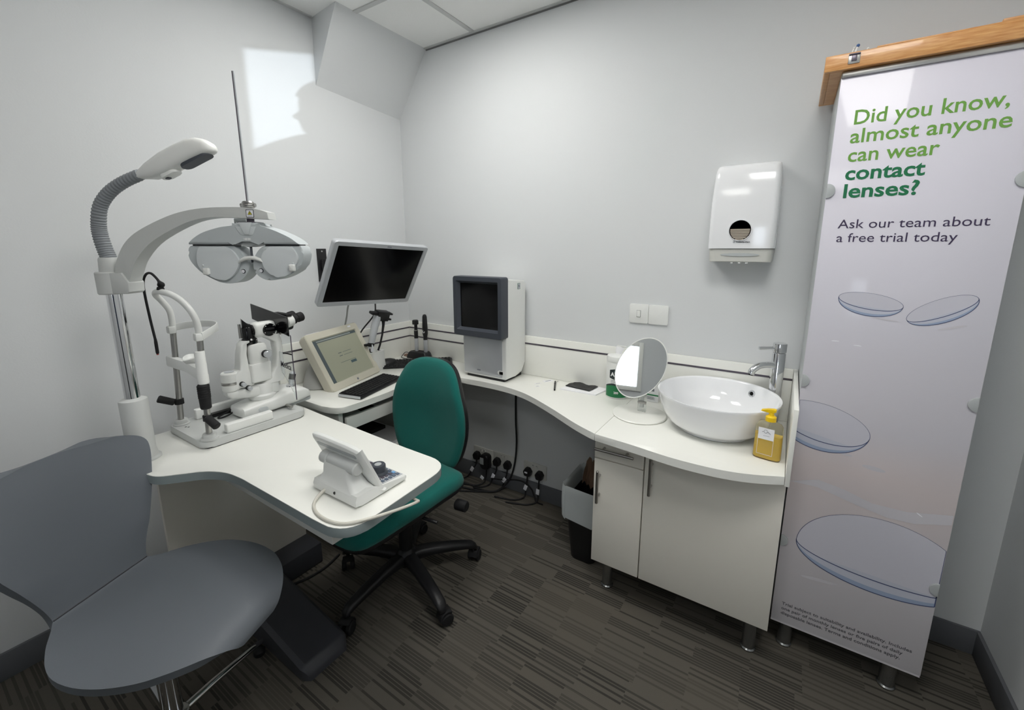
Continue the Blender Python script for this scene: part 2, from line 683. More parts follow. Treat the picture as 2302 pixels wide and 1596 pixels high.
for gy in (-0.455, -1.055, -1.655, -2.255, -2.855):
    b.bx(0, RX, gy - 0.012, gy + 0.012, zb - 0.0006, RZ + 0.002)
b.bx(0.0, RX, -0.016, 0, zb - 0.001, RZ)
b.bx(RX - 0.016, RX, RY, 0, zb - 0.001, RZ)
b.bx(0, 0.016, RY, -0.54, zb - 0.001, RZ)
b.bx(0, RX, RY, RY + 0.016, zb - 0.001, RZ)
b.build('ceiling_grid', M_grid, ceil_o)
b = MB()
b.bx(0.232, RX, -0.0035, 0, RZ - 0.012, RZ - 0.005)  # grey strip standing in for the shadow line where wall meets ceiling
b.build('painted_shadow_line', M_gapdark, ceil_o)

M_diff = mat('light_diffuser', (255, 255, 255), 0.5, emit=(255, 254, 250), es=PANEL_LIGHT)
M_diff2 = mat('light_diffuser_dim', (255, 255, 255), 0.5, emit=(255, 254, 250), es=PANEL_LIGHT * 0.85)
M_diff3 = mat('added_fill_diffuser', (255, 255, 255), 0.5, emit=(255, 254, 250), es=PANEL_LIGHT * 0.42)  # for the added rear panel that brightens the low cabinet fronts
M_diff4 = M_diff
for i, (x0, x1, LY0, LY1) in enumerate(LAMPS):
    t = thing('ceiling_light', ('square white ceiling light panel above the office chair', 'square white ceiling light panel in front of the poster cabinet', 'unseen ceiling light panel added as fill behind the standing person')[i], 'ceiling light', ((x0 + x1) / 2, (LY0 + LY1) / 2, RZ))
    b = MB(); b.bx(x0 + 0.02, x1 - 0.02, LY0 + 0.02, LY1 - 0.02, RZ + 0.004, RZ + 0.012); b.build('diffuser', (M_diff2, M_diff, M_diff3)[i], t)
    b = MB()
    b.bx(x0, x0 + 0.02, LY0, LY1, RZ, RZ + 0.02); b.bx(x1 - 0.02, x1, LY0, LY1, RZ, RZ + 0.02)
    b.bx(x0 + 0.02, x1 - 0.02, LY0, LY0 + 0.02, RZ, RZ + 0.02); b.bx(x0 + 0.02, x1 - 0.02, LY1 - 0.02, LY1, RZ, RZ + 0.02)
    b.build('frame', M_grid, t)

b = MB(); b.bx(0.0, RX, -0.012, 0, 0, 0.095, 0.003); struct(b.build('baseboard_back', M_base))
b = MB(); b.bx(RX - 0.012, RX, RY, -0.012, 0, 0.095, 0.003); struct(b.build('baseboard_right', M_base))
b = MB(); b.bx(0, 0.012, RY, -0.012, 0, 0.095, 0.003); struct(b.build('baseboard_left', M_base))

b = MB(); b.bx(0, RX, RY, RY + 0.012, 0, 0.095, 0.003); struct(b.build('baseboard_front', M_base))

# ================================================================== worktops and splashbacks
ZT, ZU = 0.727, 0.699


def slab(b, poly, z0=ZU, z1=ZT, bev=0.002):
    return b.prism(poly, z0, z1, bev=bev, seg=2)


# corner desk against the left wall
t = thing('corner_desk', 'white laminate corner desk with a pull-out tray carrying the cream touch terminal', 'desk', (0.25, -0.45, 0))
poly = [(0.003, -0.003), (0.003, -0.905)] + [(q.x, q.y) for q in catmull([(0.40, -0.905, 0), (0.47, -0.885, 0), (0.497, -0.83, 0), (0.50, -0.65, 0), (0.487, -0.52, 0), (0.487, -0.40, 0), (0.525, -0.31, 0), (0.60, -0.265, 0), (0.64, -0.259, 0)], 5)] + [(0.64, -0.003)]
b = MB(); slab(b, poly); b.build('desktop', M_lam, t)
b = MB(); b.bx(0.006, 0.465, -0.872, -0.852, 0.0, ZU); b.build('side_panel', M_lamedge, t)
b = MB(); b.bx(0.014, 0.44, -0.40, -0.382, 0.10, 0.60); b.build('inner_panel', M_lamedge, t)
tr_ = MB(); tr_.bx(0.10, 0.455, -0.836, -0.402, 0.606, 0.628, 0.001); tr = tr_.build('keyboard_tray', M_lam, t)
b = MB(); b.bx(0.455, 0.473, -0.838, -0.402, 0.604, 0.664, 0.0015); b.build('tray_front', M_lam, tr)
b = MB(); b.bx(0.10, 0.45, -0.848, -0.838, 0.605, 0.645); b.build('runner', M_black, tr)
b = MB(); b.bx(0.014, 0.44, -0.852, -0.40, 0.392, 0.41, 0.001); b.build('shelf', M_lam, t)

b = MB()
poly = [(0.6405, -0.003), (0.6405, -0.259)] + [(q.x, q.y) for q in catmull([(0.68, -0.257, 0), (0.80, -0.252, 0), (0.90, -0.255, 0), (1.0, -0.272, 0), (1.10, -0.308, 0), (1.25, -0.388, 0), (1.38, -0.466, 0), (1.45, -0.503, 0), (1.5065, -0.528, 0)], 5)] + [(1.5065, -0.003)]
slab(b, poly)
o = b.build('worktop', M_lam)
tag(o, 'white wavy-edged laminate worktop along the back wall under the screen tower', 'worktop')
t2 = o
b = MB(); b.bx(0.65, 1.487, -0.03, -0.004, 0.60, ZU - 0.001); b.build('support_rail', M_lamedge, o)

b = MB()
poly = [(1.5080, -0.003), (1.5080, -0.529)] + [(q.x, q.y) for q in catmull([(1.58, -0.537, 0), (1.66, -0.547, 0), (1.78, -0.566, 0), (1.88, -0.569, 0), (1.96, -0.561, 0), (2.03, -0.540, 0), (2.1055, -0.505, 0)], 5)] + [(2.1055, -0.003)]
slab(b, poly)
o = b.build('sink_worktop', M_lam)
tag(o, 'white bow-fronted worktop carrying the round white basin', 'worktop')

# splashbacks with thin dark strips let into them
t = thing('splashback', 'white splashback with two dark strips on the left wall behind the desk', 'splashback', (0.01, -0.43, ZT))
b = MB(); b.bx(0.002, 0.018, -0.87, -0.0005, ZT + 0.0005, 0.94, 0.002); b.build('panel', M_lam, t)
for z in (0.900, 0.845):
    b = MB(); b.bx(0.017, 0.0195, -0.868, -0.020, z - 0.004, z + 0.004); b.build('trim_strip', M_trim, t)
t = thing('splashback', 'white splashback running along the back wall behind the tower and basin', 'splashback', (1.05, -0.01, ZT))
b = MB(); b.bx(0.0185, 2.106, -0.018, -0.002, ZT + 0.0005, 0.94, 0.002); b.build('panel', M_lam, t)
b = MB(); b.bx(0.020, 2.105, -0.0195, -0.017, 0.896, 0.904); b.build('trim_strip', M_trim, t)
b = MB(); b.bx(0.020, 0.625, -0.0195, -0.017, 0.841, 0.849); b.build('trim_strip', M_trim, t)
b = MB(); b.bx(2.1065, 2.1195, -0.505, -0.002, 0.695, 0.94, 0.0015)
tag(b.build('end_panel', M_lam), 'upright white end panel at the right end of the basin worktop', 'panel')

# ================================================================== vanity cabinet
t = thing('vanity_cabinet', 'off-white vanity cabinet with one drawer and two doors under the round basin', 'cabinet', (1.80, -0.24, 0))
b = MB()
b.bx(1.489, 1.505, -0.449, -0.014, 0.158, ZU - 0.001); b.bx(2.096, 2.112, -0.449, -0.014, 0.158, ZU - 0.001)
b.bx(1.505, 2.096, -0.449, -0.014, 0.158, 0.176); b.bx(1.672, 1.688, -0.449, -0.014, 0.176, ZU - 0.001)
b.bx(1.505, 2.096, -0.030, -0.014, 0.176, ZU - 0.001); b.bx(1.505, 1.672, -0.449, -0.03, 0.594, 0.608)
b.bx(1.505, 2.096, -0.449, -0.40, 0.69, ZU - 0.001)
b.build('carcass', M_cab, t)


def bar_handle(p0, p1, par, out=(0, -1, 0), r=0.0055, st=0.2):
    p0, p1, out = Vector(p0), Vector(p1), Vector(out)
    b = MB()
    o = out * 0.028
    b.cyl(p0 + o, p1 + o, r, seg=16, bev=0.001)
    for k in (st, 1 - st):
        q = p0.lerp(p1, k)
        b.cyl(q, q + o, 0.0042, seg=12)
    return b.build('handle', M_steel, par)


b = MB(); b.bx(1.4875, 1.6775, -0.4705, -0.4515, 0.604, 0.694, 0.0015); d = b.build('drawer', M_cab, t)
bar_handle((1.497, -0.4705, 0.652), (1.646, -0.4705, 0.652), d)
b = MB(); b.bx(1.4875, 1.6775, -0.4705, -0.4515, 0.153, 0.600, 0.0015); d = b.build('door', M_cab, t)
bar_handle((1.512, -0.4705, 0.428), (1.512, -0.4705, 0.563), d)
b = MB(); b.bx(1.6815, 2.113, -0.4705, -0.4515, 0.153, 0.694, 0.0015); d = b.build('door', M_cab, t)
bar_handle((1.708, -0.4705, 0.525), (1.708, -0.4705, 0.667), d)


def cab_leg(x, y, h, par):
    b = MB(); b.lathe([(0.024, 0.0), (0.025, 0.006), (0.021, 0.010), (0.021, h - 0.012), (0.028, h - 0.010), (0.028, h)], TR(x, y, 0), 24)
    return b.build('leg', M_legmetal, par)


for x, y in ((1.534, -0.395), (2.063, -0.40), (1.534, -0.08), (2.063, -0.08)):
    cab_leg(x, y, 0.158, t)

# ================================================================== basin, tap, soap
t = thing('basin', 'large round white ceramic countertop basin beside the chrome tap', 'basin', (1.87, -0.234, ZT))
b = MB()
b.lathe([(0.128, 0.0), (0.133, 0.004), (0.131, 0.012), (0.150, 0.016), (0.172, 0.036), (0.190, 0.066), (0.202, 0.10), (0.209, 0.132), (0.2115, 0.139), (0.2105, 0.143), (0.207, 0.1425), (0.203, 0.136), (0.194, 0.10), (0.178, 0.066), (0.155, 0.040), (0.115, 0.024), (0.06, 0.018), (0.024, 0.016), (0.0, 0.0155)], TR(1.87, -0.234, ZT), 72)
b.build('bowl', M_ceramic, t, angle=60)
b = MB(); b.lathe([(0.0, 0.0165), (0.022, 0.0165), (0.024, 0.020), (0.018, 0.024), (0.0, 0.025)], TR(1.87, -0.234, ZT), 32); b.build('drain', M_chrome, t)
aa = math.radians(57)
rd = Vector((math.cos(aa), math.sin(aa), 0))
oc = Vector((1.87, -0.234, ZT + 0.108)) + rd * 0.1965
nn = (-rd * 0.96 + Vector((0, 0, 0.28))).normalized()
A = axis_mat(oc, nn)
b = MB(); b.lathe([(0.007, 0.0005), (0.0075, 0.003), (0.013, 0.004), (0.0145, 0.001), (0.0145, -0.002)], A, 24, cap=False); ovf = b.build('overflow_ring', M_chrome, t)
b = MB(); b.lathe([(0.0075, 0.001), (0.0, 0.001)], A, 20); b.build('overflow_hole', M_black, ovf)

t = thing('tap', 'tall chrome mixer tap standing behind the basin', 'tap', (2.052, -0.075, ZT))
T0 = TR(2.052, -0.075, ZT)
b = MB(); b.lathe([(0.026, 0), (0.026, 0.004), (0.0225, 0.006), (0.0225, 0.284), (0.0215, 0.286)], T0, 36); b.build('body', M_chrome, t)
sd = Vector((-0.80, -0.60, 0))
P = Vector((2.052, -0.075, ZT))
b = MB(); b.tube([P + sd * 0.012 + Vector((0, 0, 0.236)), P + sd * 0.045 + Vector((0, 0, 0.240)), P + sd * 0.075 + Vector((0, 0, 0.236)), P + sd * 0.098 + Vector((0, 0, 0.220)), P + sd * 0.104 + Vector((0, 0, 0.205))], 0.0125, 20, 6); sp = b.build('spout', M_chrome, t)
b = MB(); b.cyl(P + sd * 0.1042 + Vector((0, 0, 0.2042)), P + sd * 0.1048 + Vector((0, 0, 0.2012)), 0.009, seg=16); b.build('aerator', M_black, sp)
b = MB(); b.lathe([(0.0215, 0.288), (0.0235, 0.290), (0.0235, 0.320), (0.0225, 0.323), (0.0, 0.323)], T0, 36); h = b.build('lever_cap', M_chrome, t)
b = MB(); b.cyl(P + Vector((-0.02, -0.008, 0.304)), P + Vector((-0.068, -0.028, 0.301)), 0.0062, 0.0066, 14, 0.001); b.build('lever', M_chrome, h)

t = thing('soap_bottle', 'amber hand soap bottle with a yellow pump beside the basin', 'soap bottle', (2.052, -0.398, ZT), math.radians(-9))


def brings(zs, inset=0.0):
    R = []
    for z, w, dp in zs:
        R.append([(p[0], p[1], z) for p in ell(w / 2 - inset, dp / 2 - inset, 40, p=3.4)])
    return R


b = MB(); b.loft(brings([(0.0005, 0.076, 0.040), (0.004, 0.080, 0.044), (0.10, 0.077, 0.043), (0.112, 0.075, 0.041), (0.120, 0.064, 0.036), (0.124, 0.038, 0.030), (0.128, 0.024, 0.024)])); bt = b.build('bottle', M_bottle, t, w=False, angle=50)
b = MB(); b.loft(brings([(0.004, 0.074, 0.038), (0.006, 0.077, 0.041), (0.082, 0.0755, 0.040)])); b.build('soap', M_soap, bt, w=False, angle=50)
b = MB(); b.bx(-0.027, 0.018, -0.0232, -0.0222, 0.070, 0.108); lb = b.build('label', M_label, bt, w=False)
b = MB()
b.tube([(-0.016 + 0.004 * k, -0.0236, 0.094 + 0.003 * math.sin(k * 1.9)) for k in range(7)], 0.0006, 5, 3)
b.tube([(-0.012 + 0.0045 * math.cos(a * 0.42) + 0.006, -0.0236, 0.099 + 0.004 * math.sin(a * 0.42)) for a in range(0, 9)], 0.0004, 5)
for k in range(5):
    b.bx(-0.011 + k * 0.0035, -0.009 + k * 0.0035, -0.0238, -0.0232, 0.082, 0.0832)
b.build('lettering', M_inkgrey, lb, w=False)
b = MB()
for q in ((-0.027, -0.0262, 0.018, 0.07), (0.0172, 0.018, 0.018, 0.07), (-0.027, 0.018, 0.018, 0.0188)):
    b.bx(q[0], q[1], -0.0229, -0.0221, q[2], q[3])
b.build('label_outline', M_label, bt, w=False)
b = MB(); b.lathe([(0.0125, 0.127), (0.0155, 0.128), (0.0155, 0.142), (0.013, 0.145), (0.0085, 0.147), (0.0065, 0.160), (0.0, 0.160)], None, 24); pm = b.build('pump_collar', M_yellow, t, w=False)
b = MB(); b.prism([(-0.030, 0.157), (-0.028, 0.161), (-0.012, 0.166), (0.006, 0.170), (0.013, 0.168), (0.013, 0.160), (0.004, 0.156), (-0.008, 0.158), (-0.022, 0.156)], -0.0075, 0.0075, BAS((0, 0, 0), (1, 0, 0), (0, 0, 1)), 0.002); b.build('pump_head', M_yellow, pm, w=False)
b = MB(); b.cyl((0.0, 0.0, 0.012), (0, 0, 0.126), 0.0028, seg=10); b.build('dip_tube', M_clear, bt, w=False)

# ================================================================== make-up mirror, wipes, small card
MA, MBB, MROT = 0.133, 0.0913, 62.65
MC = Vector((1.584, -0.251, 0.924))
MN = Vector((0.227, -0.957, 0.194)).normalized()
t = thing('tabletop_mirror', 'oval white-rimmed tabletop mirror on a round clear-stemmed base', 'mirror', (1.591, -0.256, ZT))
b = MB(); b.lathe([(0.104, 0.0), (0.107, 0.002), (0.107, 0.005), (0.104, 0.0075), (0.0, 0.008)], TR(1.591, -0.258, ZT), 64); b.build('base', M_lam, t)
b = MB(); b.box((1.594, -0.235, ZT + 0.060), (0.034, 0.012, 0.104), 0.003); st = b.build('stem', M_clear, t)
b = MB(); b.cyl((1.578, -0.243, ZT + 0.05), (1.612, -0.243, ZT + 0.05), 0.006, seg=16, bev=0.001); b.build('hinge_pin', M_steel, st)
b = MB(); b.box((1.592, -0.232, ZT + 0.05), (0.016, 0.012, 0.05), 0.002); b.build('bracket', M_white, st)
MX = Vector((0.972, 0.234, 0)).normalized()
MY = MN.cross(MX)
MM = BAS(MC, MX, MY)
rot = math.radians(MROT)
def mir_el(k):
    o = []
    for i in range(72):
        a = 2 * PI * i / 72
        x, y = MA * k * math.cos(a), MBB * k * math.sin(a)
        o.append((x * math.cos(rot) - y * math.sin(rot), x * math.sin(rot) + y * math.cos(rot)))
    return o
b = MB(); b.loft([[(p[0], p[1], z) for p in mir_el(k)] for k, z in ((0.97, -0.010), (1.0, -0.008), (1.0, 0.001), (0.985, 0.003), (0.965, 0.002), (0.965, -0.002))], True, True, MM); r_ = b.build('rim', M_white, t)
b = MB(); b.prism(mir_el(0.967), -0.001, 0.0012, MM); b.build('glass', M_mirror, r_)

t = thing('wipes_tub', 'white cylindrical tub of wipes with green label behind the mirror', 'wipes tub', (1.434, -0.087, ZT))
T0 = TR(1.434, -0.087, ZT)
b = MB(); b.lathe([(0.049, 0), (0.051, 0.004), (0.051, 0.166), (0.0495, 0.170)], T0, 48); tb_ = b.build('tub', M_white, t)
b = MB(); b.lathe([(0.0515, 0.170), (0.0525, 0.173), (0.0525, 0.186), (0.049, 0.194), (0.020, 0.198), (0.014, 0.203), (0.0, 0.203)], T0, 48); lid = b.build('lid', M_white, t)
b = MB()
wp = [[(1.434 + 0.012 * math.cos(a) * (1 + 0.9 * k) + 0.010 * k * k, -0.087 + 0.010 * math.sin(a) * (1 - 0.45 * k), ZT + 0.2 + 0.034 * k + 0.004 * math.sin(3 * a + k)) for a in [2 * PI * i / 14 for i in range(14)]] for k in (0, 0.3, 0.6, 0.85, 1.0)]
b.loft(wp, False, True); b.build('wipe', M_pap, t)
b = MB(); b.box((1.447, -0.088, ZT + 0.238), (0.042, 0.004, 0.006), 0.001, None); b.build('lid_flap', M_white, lid)
def band(b, z0, z1, a0, a1, r=0.0514, n=24, wob=None):
    rows = []
    for zz in (0, 1):
        rows.append([(r * math.cos(a0 + (a1 - a0) * k / n), r * math.sin(a0 + (a1 - a0) * k / n), (z0 if zz == 0 else z1) + ((wob[zz](k / n)) if wob else 0)) for k in range(n + 1)])
    b.loft(rows, False, False, T0, closed=False)
fa = math.radians(-62)
b = MB()
b.mi = 0; band(b, 0.008, 0.052, fa - 1.4, fa + 1.5, wob=(lambda q: 0, lambda q: 0.012 * math.sin(q * 5)))
b.mi = 1; band(b, 0.052, 0.058, fa - 1.4, fa + 1.5, wob=(lambda q: 0.012 * math.sin(q * 5), lambda q: 0.014 * math.sin(q * 5)))
b.mi = 1; band(b, 0.098, 0.134, fa - 0.9, fa + 1.2, r=0.0515, wob=(lambda q: -0.010 * math.sin(q * PI), lambda q: 0.010 * math.sin(q * PI)))
lb = b.build('label', [M_tubgreen, M_tubdark], tb_, recalc=False)
def wrap(a_c, z0, r=0.0519):
    def f(co):
        a = a_c + co.x / r
        return Vector((1.434 + (r + co.z) * math.cos(a), -0.087 + (r + co.z) * math.sin(a), ZT + z0 + co.y))
    return f
text('AZO', None, 0.026, M_inkwhite, lb, bold=0.0006, bendf=wrap(fa - 0.78, 0.107))
text('200', None, 0.014, M_inkwhite, lb, bold=0.0004, bendf=wrap(fa - 0.45, 0.026))
for k in range(3):
    b = MB()
    b.bm.free(); b.bm = bmesh.new()
    band(b, 0.086 - 0.007 * k, 0.088 - 0.007 * k, fa - 0.75, fa - 0.2 - 0.1 * k, r=0.0516)
    b.build('lettering', M_inkgrey, lb, recalc=False)

t = thing('lens_care_carton', 'small white carton with green band behind the tabletop mirror', 'carton', (1.592, -0.068, ZT))
b = MB(); b.bx(1.563, 1.621, -0.082, -0.052, ZT + 0.0005, ZT + 0.098, 0.001); cb_ = b.build('box', M_pap, t)
b = MB(); b.bx(1.5632, 1.6208, -0.0828, -0.0819, ZT + 0.030, ZT + 0.036); b.build('green_band', M_tubgreen, cb_)
for k in range(4):
    b = MB(); b.bx(1.572, 1.606 - 0.005 * (k % 2), -0.0826, -0.0819, ZT + 0.012 + 0.0035 * k, ZT + 0.0135 + 0.0035 * k); b.build('lettering', M_inkgrey, cb_)
b = MB(); b.bx(1.590, 1.602, -0.0826, -0.0819, ZT + 0.05, ZT + 0.062); b.build('printed_mark', M_inkgrey, cb_)

# ================================================================== papers, pen and slips on the worktop
b = MB(); b.prism([(1.172, -0.150), (1.352, -0.140), (1.372, -0.028), (1.192, -0.022)], ZT + 0.0002, ZT + 0.006)
tag(b.build('paper_sheets', M_pap), 'small pile of white paper sheets under a black cloth', 'paper')
b = MB()
g = [[(1.18 + 0.13 * i / 8 + 0.012 * (j / 5), -0.105 + 0.078 * j / 5 - 0.012 * (i / 8), ZT + 0.0095 + 0.0032 * math.sin(i * 1.3 + j) * (0.3 + 0.7 * (j > 1))) for j in range(6)] for i in range(9)]
b.shell(g, 0.0035)
tag(b.build('lens_cloth', M_black), 'folded black cloth lying on the white paper sheets', 'cloth')
t = thing('pen', 'short black pen lying on the wavy worktop', 'pen', (1.132, -0.13, ZT))
b = MB(); b.cyl((1.158, -0.180, ZT + 0.005), (1.118, -0.098, ZT + 0.005), 0.0042, 0.0046, 12, 0.001); b.build('barrel', M_black, t)
b = MB(); b.cyl((1.1178, -0.0975, ZT + 0.005), (1.100, -0.061, ZT + 0.005), 0.0052, 0.004, 12, 0.001); b.build('cap', M_black, t)
b = MB(); b.box((1.118, -0.075, ZT + 0.0108), (0.003, 0.026, 0.0012), 0, None); b.build('clip', M_steel, t)
for i, (x, y, rz, w_, h_, lb) in enumerate(((1.035, -0.125, 0.9, 0.040, 0.010, 'thin white paper slip nearest the screen tower'), (1.055, -0.165, 0.8, 0.020, 0.012, 'small white paper slip nearest the worktop edge'), (1.058, -0.06, 1.0, 0.055, 0.03, 'square white paper slip left of the pen'))):
    b = MB(); b.box((x, y, ZT + 0.0006), (w_, h_, 0.0006)); 
    M = TR(x, y, 0, rz) @ TR(-x, -y, 0)
    bmesh.ops.transform(b.bm, matrix=M, verts=b.bm.verts)
    t = b.build('paper_slip', M_pap)
    tag(t, lb, 'paper', 'paper slips on the worktop')
    b = MB(); b.box((x, y, ZT + 0.00105), (w_ * 0.55, h_ * 0.18, 0.0003), 0, M); b.build('lettering', M_inkgrey, t)

# ================================================================== wall fittings
t = thing('light_switch', 'white single light switch plate with rocker on the back wall', 'switch', (1.492, -0.004, 1.108))
b = MB(); b.prism(rrect(0.086, 0.086, 0.006), 0, 0.009, BAS((1.4925, 0.0, 1.108), (1, 0, 0), (0, 0, 1)), 0.002); b.build('plate', M_white, t)
b = MB(); b.box((1.4925, -0.0093, 1.108), (0.0185, 0.0008, 0.0305)); b.build('rocker_gap', M_gapdark, t)
b = MB(); b.box((1.4925, -0.0105, 1.108), (0.016, 0.006, 0.028), 0.0015); b.build('rocker', M_white, t)
b = MB(); [b.cyl((1.4925 + s * 0.030, -0.0085, 1.108), (1.4925 + s * 0.030, -0.0098, 1.108), 0.0028, seg=12) for s in (-1, 1)]; b.build('screw', M_white, t)
t = thing('blank_plate', 'white blank electrical plate joined beside the light switch', 'blanking plate', (1.58, -0.004, 1.108))
b = MB(); b.prism(rrect(0.086, 0.086, 0.006), 0, 0.009, BAS((1.5800, 0.0, 1.108), (1, 0, 0), (0, 0, 1)), 0.002); b.build('plate', M_white, t)
b = MB(); [b.cyl((1.58 + s * 0.030, -0.0085, 1.108), (1.58 + s * 0.030, -0.0094, 1.108), 0.0025, seg=12) for s in (-1, 1)]; b.build('screw', M_white, t)

t = thing('towel_dispenser', 'glossy white paper towel dispenser on the back wall', 'paper towel dispenser', (1.888, 0, 1.35))


def disp_ring(z, hw, dep, zz=None):
    pts = [(1.888 - hw, -0.001)] + [(1.888 + p[0], -dep / 2 + p[1]) for p in []]
    out = []
    r = min(0.022, dep * 0.45)
    for k in range(7):
        a = PI + PI / 2 * k / 6
        out.append((1.888 - hw + r + r * math.cos(a), -dep + r + r * math.sin(a), z))
    for k in range(7):
        a = 1.5 * PI + PI / 2 * k / 6
        out.append((1.888 + hw - r + r * math.cos(a), -dep + r + r * math.sin(a), z))
    out.append((1.888 + hw, -0.002, z)); out.append((1.888 - hw, -0.002, z))
    return out


cuts = [(1.400, 0.1115, 0.119), (1.44, 0.1125, 0.121), (1.50, 0.1125, 0.122), (1.56, 0.1120, 0.120), (1.62, 0.110, 0.114), (1.655, 0.1090, 0.108), (1.672, 0.108, 0.104), (1.684, 0.107, 0.099), (1.694, 0.106, 0.092), (1.702, 0.104, 0.082), (1.708, 0.100, 0.068), (1.711, 0.092, 0.050)]
b = MB(); b.loft([disp_ring(*c_) for c_ in cuts]); cv = b.build('cover', M_glosswhite, t, angle=50)
b = MB(); b.loft([disp_ring(1.350, 0.104, 0.105), disp_ring(1.352, 0.106, 0.108), disp_ring(1.3985, 0.108, 0.113)]); ty = b.build('tray', M_lamedge, t, angle=50)
b = MB(); b.loft([[(1.888 + p[0], -0.1105 - 0.0025 * k, 1.377 + p[1] * (1 - 0.1 * k)) for p in ell(0.066, 0.0065, 24)] for k in (0, 1)], True, True); b.build('finger_recess', M_grey2, ty)
b = MB(); [b.bx(1.86 + k * 0.025, 1.868 + k * 0.025, -0.104, -0.08, 1.345, 1.351) for k in range(3)]; b.build('outlet_teeth', M_white, ty)
A = BAS((1.884, -0.1226, 1.466), (1, 0, 0), (0, 0, 1))
b = MB(); b.lathe([(0.0355, -0.002), (0.0365, 0.0022), (0.0385, 0.0022), (0.0395, -0.002)], A, 40, cap=False); ri = b.build('window_ring', M_glosswhite, cv)
b = MB(); b.mi = 0
b.lathe([(0.0357, 0.0006), (0.0, 0.0006)], A, 40)
b.build('window', mat('smoked_window', (92, 88, 90), 0.15), ri)
b = MB()
for k in range(7):
    zz = -0.032 + k * 0.0058
    hw = math.sqrt(max(0, 0.0352 ** 2 - min(abs(zz), abs(zz) + 0.002) ** 2)) * 0.98
    b.box((0, zz, 0.0011), (2 * hw * 0.94, 0.0042, 0.0007), 0, A)
b.build('paper_towels', mat('towel_paper', (176, 166, 152), 0.8), ri)
text('Kimberly-Clark', BAS((1.874, -0.1216, 1.4215), (1, 0, 0), (0, 0, 1)), 0.0072, M_inkdark, cv, width=0.046, bold=0.0001)
b = MB(); b.lathe([(0.0022, 0), (0.0022, 0.0006), (0.0036, 0.0006), (0.0036, 0)], BAS((1.8675, -0.1212, 1.424), (1, 0, 0), (0, 0, 1)), 20, cap=False); b.build('emblem', M_inkgrey, cv)

# ================================================================== tall cabinet with printed poster front
t = thing('tall_cabinet', 'tall white cabinet with a contact lens poster front beside the basin', 'cabinet', (2.32, -0.17, 0))
CX0, CX1, CYF = 2.122, 2.519, -0.340
b = MB()
b.bx(CX0, CX0 + 0.016, CYF + 0.002, -0.014, 0.107, 1.880, 0.001); b.bx(CX1 - 0.016, CX1, CYF + 0.002, -0.014, 0.107, 1.880, 0.001)
b.bx(CX0 + 0.016, CX1 - 0.016, CYF + 0.002, -0.014, 0.107, 0.125); b.bx(CX0 + 0.016, CX1 - 0.016, CYF + 0.002, -0.014, 1.862, 1.880)
b.bx(CX0 + 0.016, CX1 - 0.016, -0.03, -0.014, 0.125, 1.862)
b.build('carcass', M_grey2, t)
b = MB(); b.bx(CX0 + 0.001, CX1 - 0.001, CYF - 0.010, CYF + 0.001, 1.866, 1.882, 0.002); b.build('top_rail', M_steel, t)
b = MB(); b.bx(CX0, CX1 + 0.001, CYF - 0.003, CYF + 0.0015, 0.108, 1.866, 0.0008); b.bx(CX0, CX1, CYF - 0.002, CYF + 0.002, 0.100, 0.1085)
ps = b.build('poster', M_poster, t)
YP = CYF - 0.0034
TXT = BAS((0, YP, 0), (1, 0, 0), (0, 0, 1))
for s_, x, z, wd, m, bo in (('Did you know,', 2.161, 1.741, 0.300, M_pgreen, 0.0006), ('almost anyone', 2.160, 1.692, 0.314, M_pgreen, 0.0006), ('can wear', 2.160, 1.642, 0.190, M_pgreen, 0.0006), ('contact', 2.160, 1.593, 0.170, M_pdark, 0.0012), ('lenses?', 2.160, 1.544, 0.162, M_pdark, 0.0012)):
    text(s_, TXT @ Matrix.Translation((x, z, 0)), 0.053, m, ps, width=wd, bold=bo)
for s_, x, z, wd in (('Ask our team about', 2.160, 1.458, 0.312), ('a free trial today', 2.160, 1.419, 0.256)):
    text(s_, TXT @ Matrix.Translation((x, z, 0)), 0.036, M_pviolet, ps, width=wd)
for s_, x, z, wd in (('Trial subject to suitability and availability. Includes', 2.149, 0.176, 0.342), ('one pair of monthly lenses or five pairs of daily', 2.149, 0.157, 0.322), ('disposable lenses. Terms and conditions apply.', 2.149, 0.138, 0.318)):
    text(s_, TXT @ Matrix.Translation((x, z, 0)), 0.0155, M_pgrey, ps, width=wd, bold=0.0002)


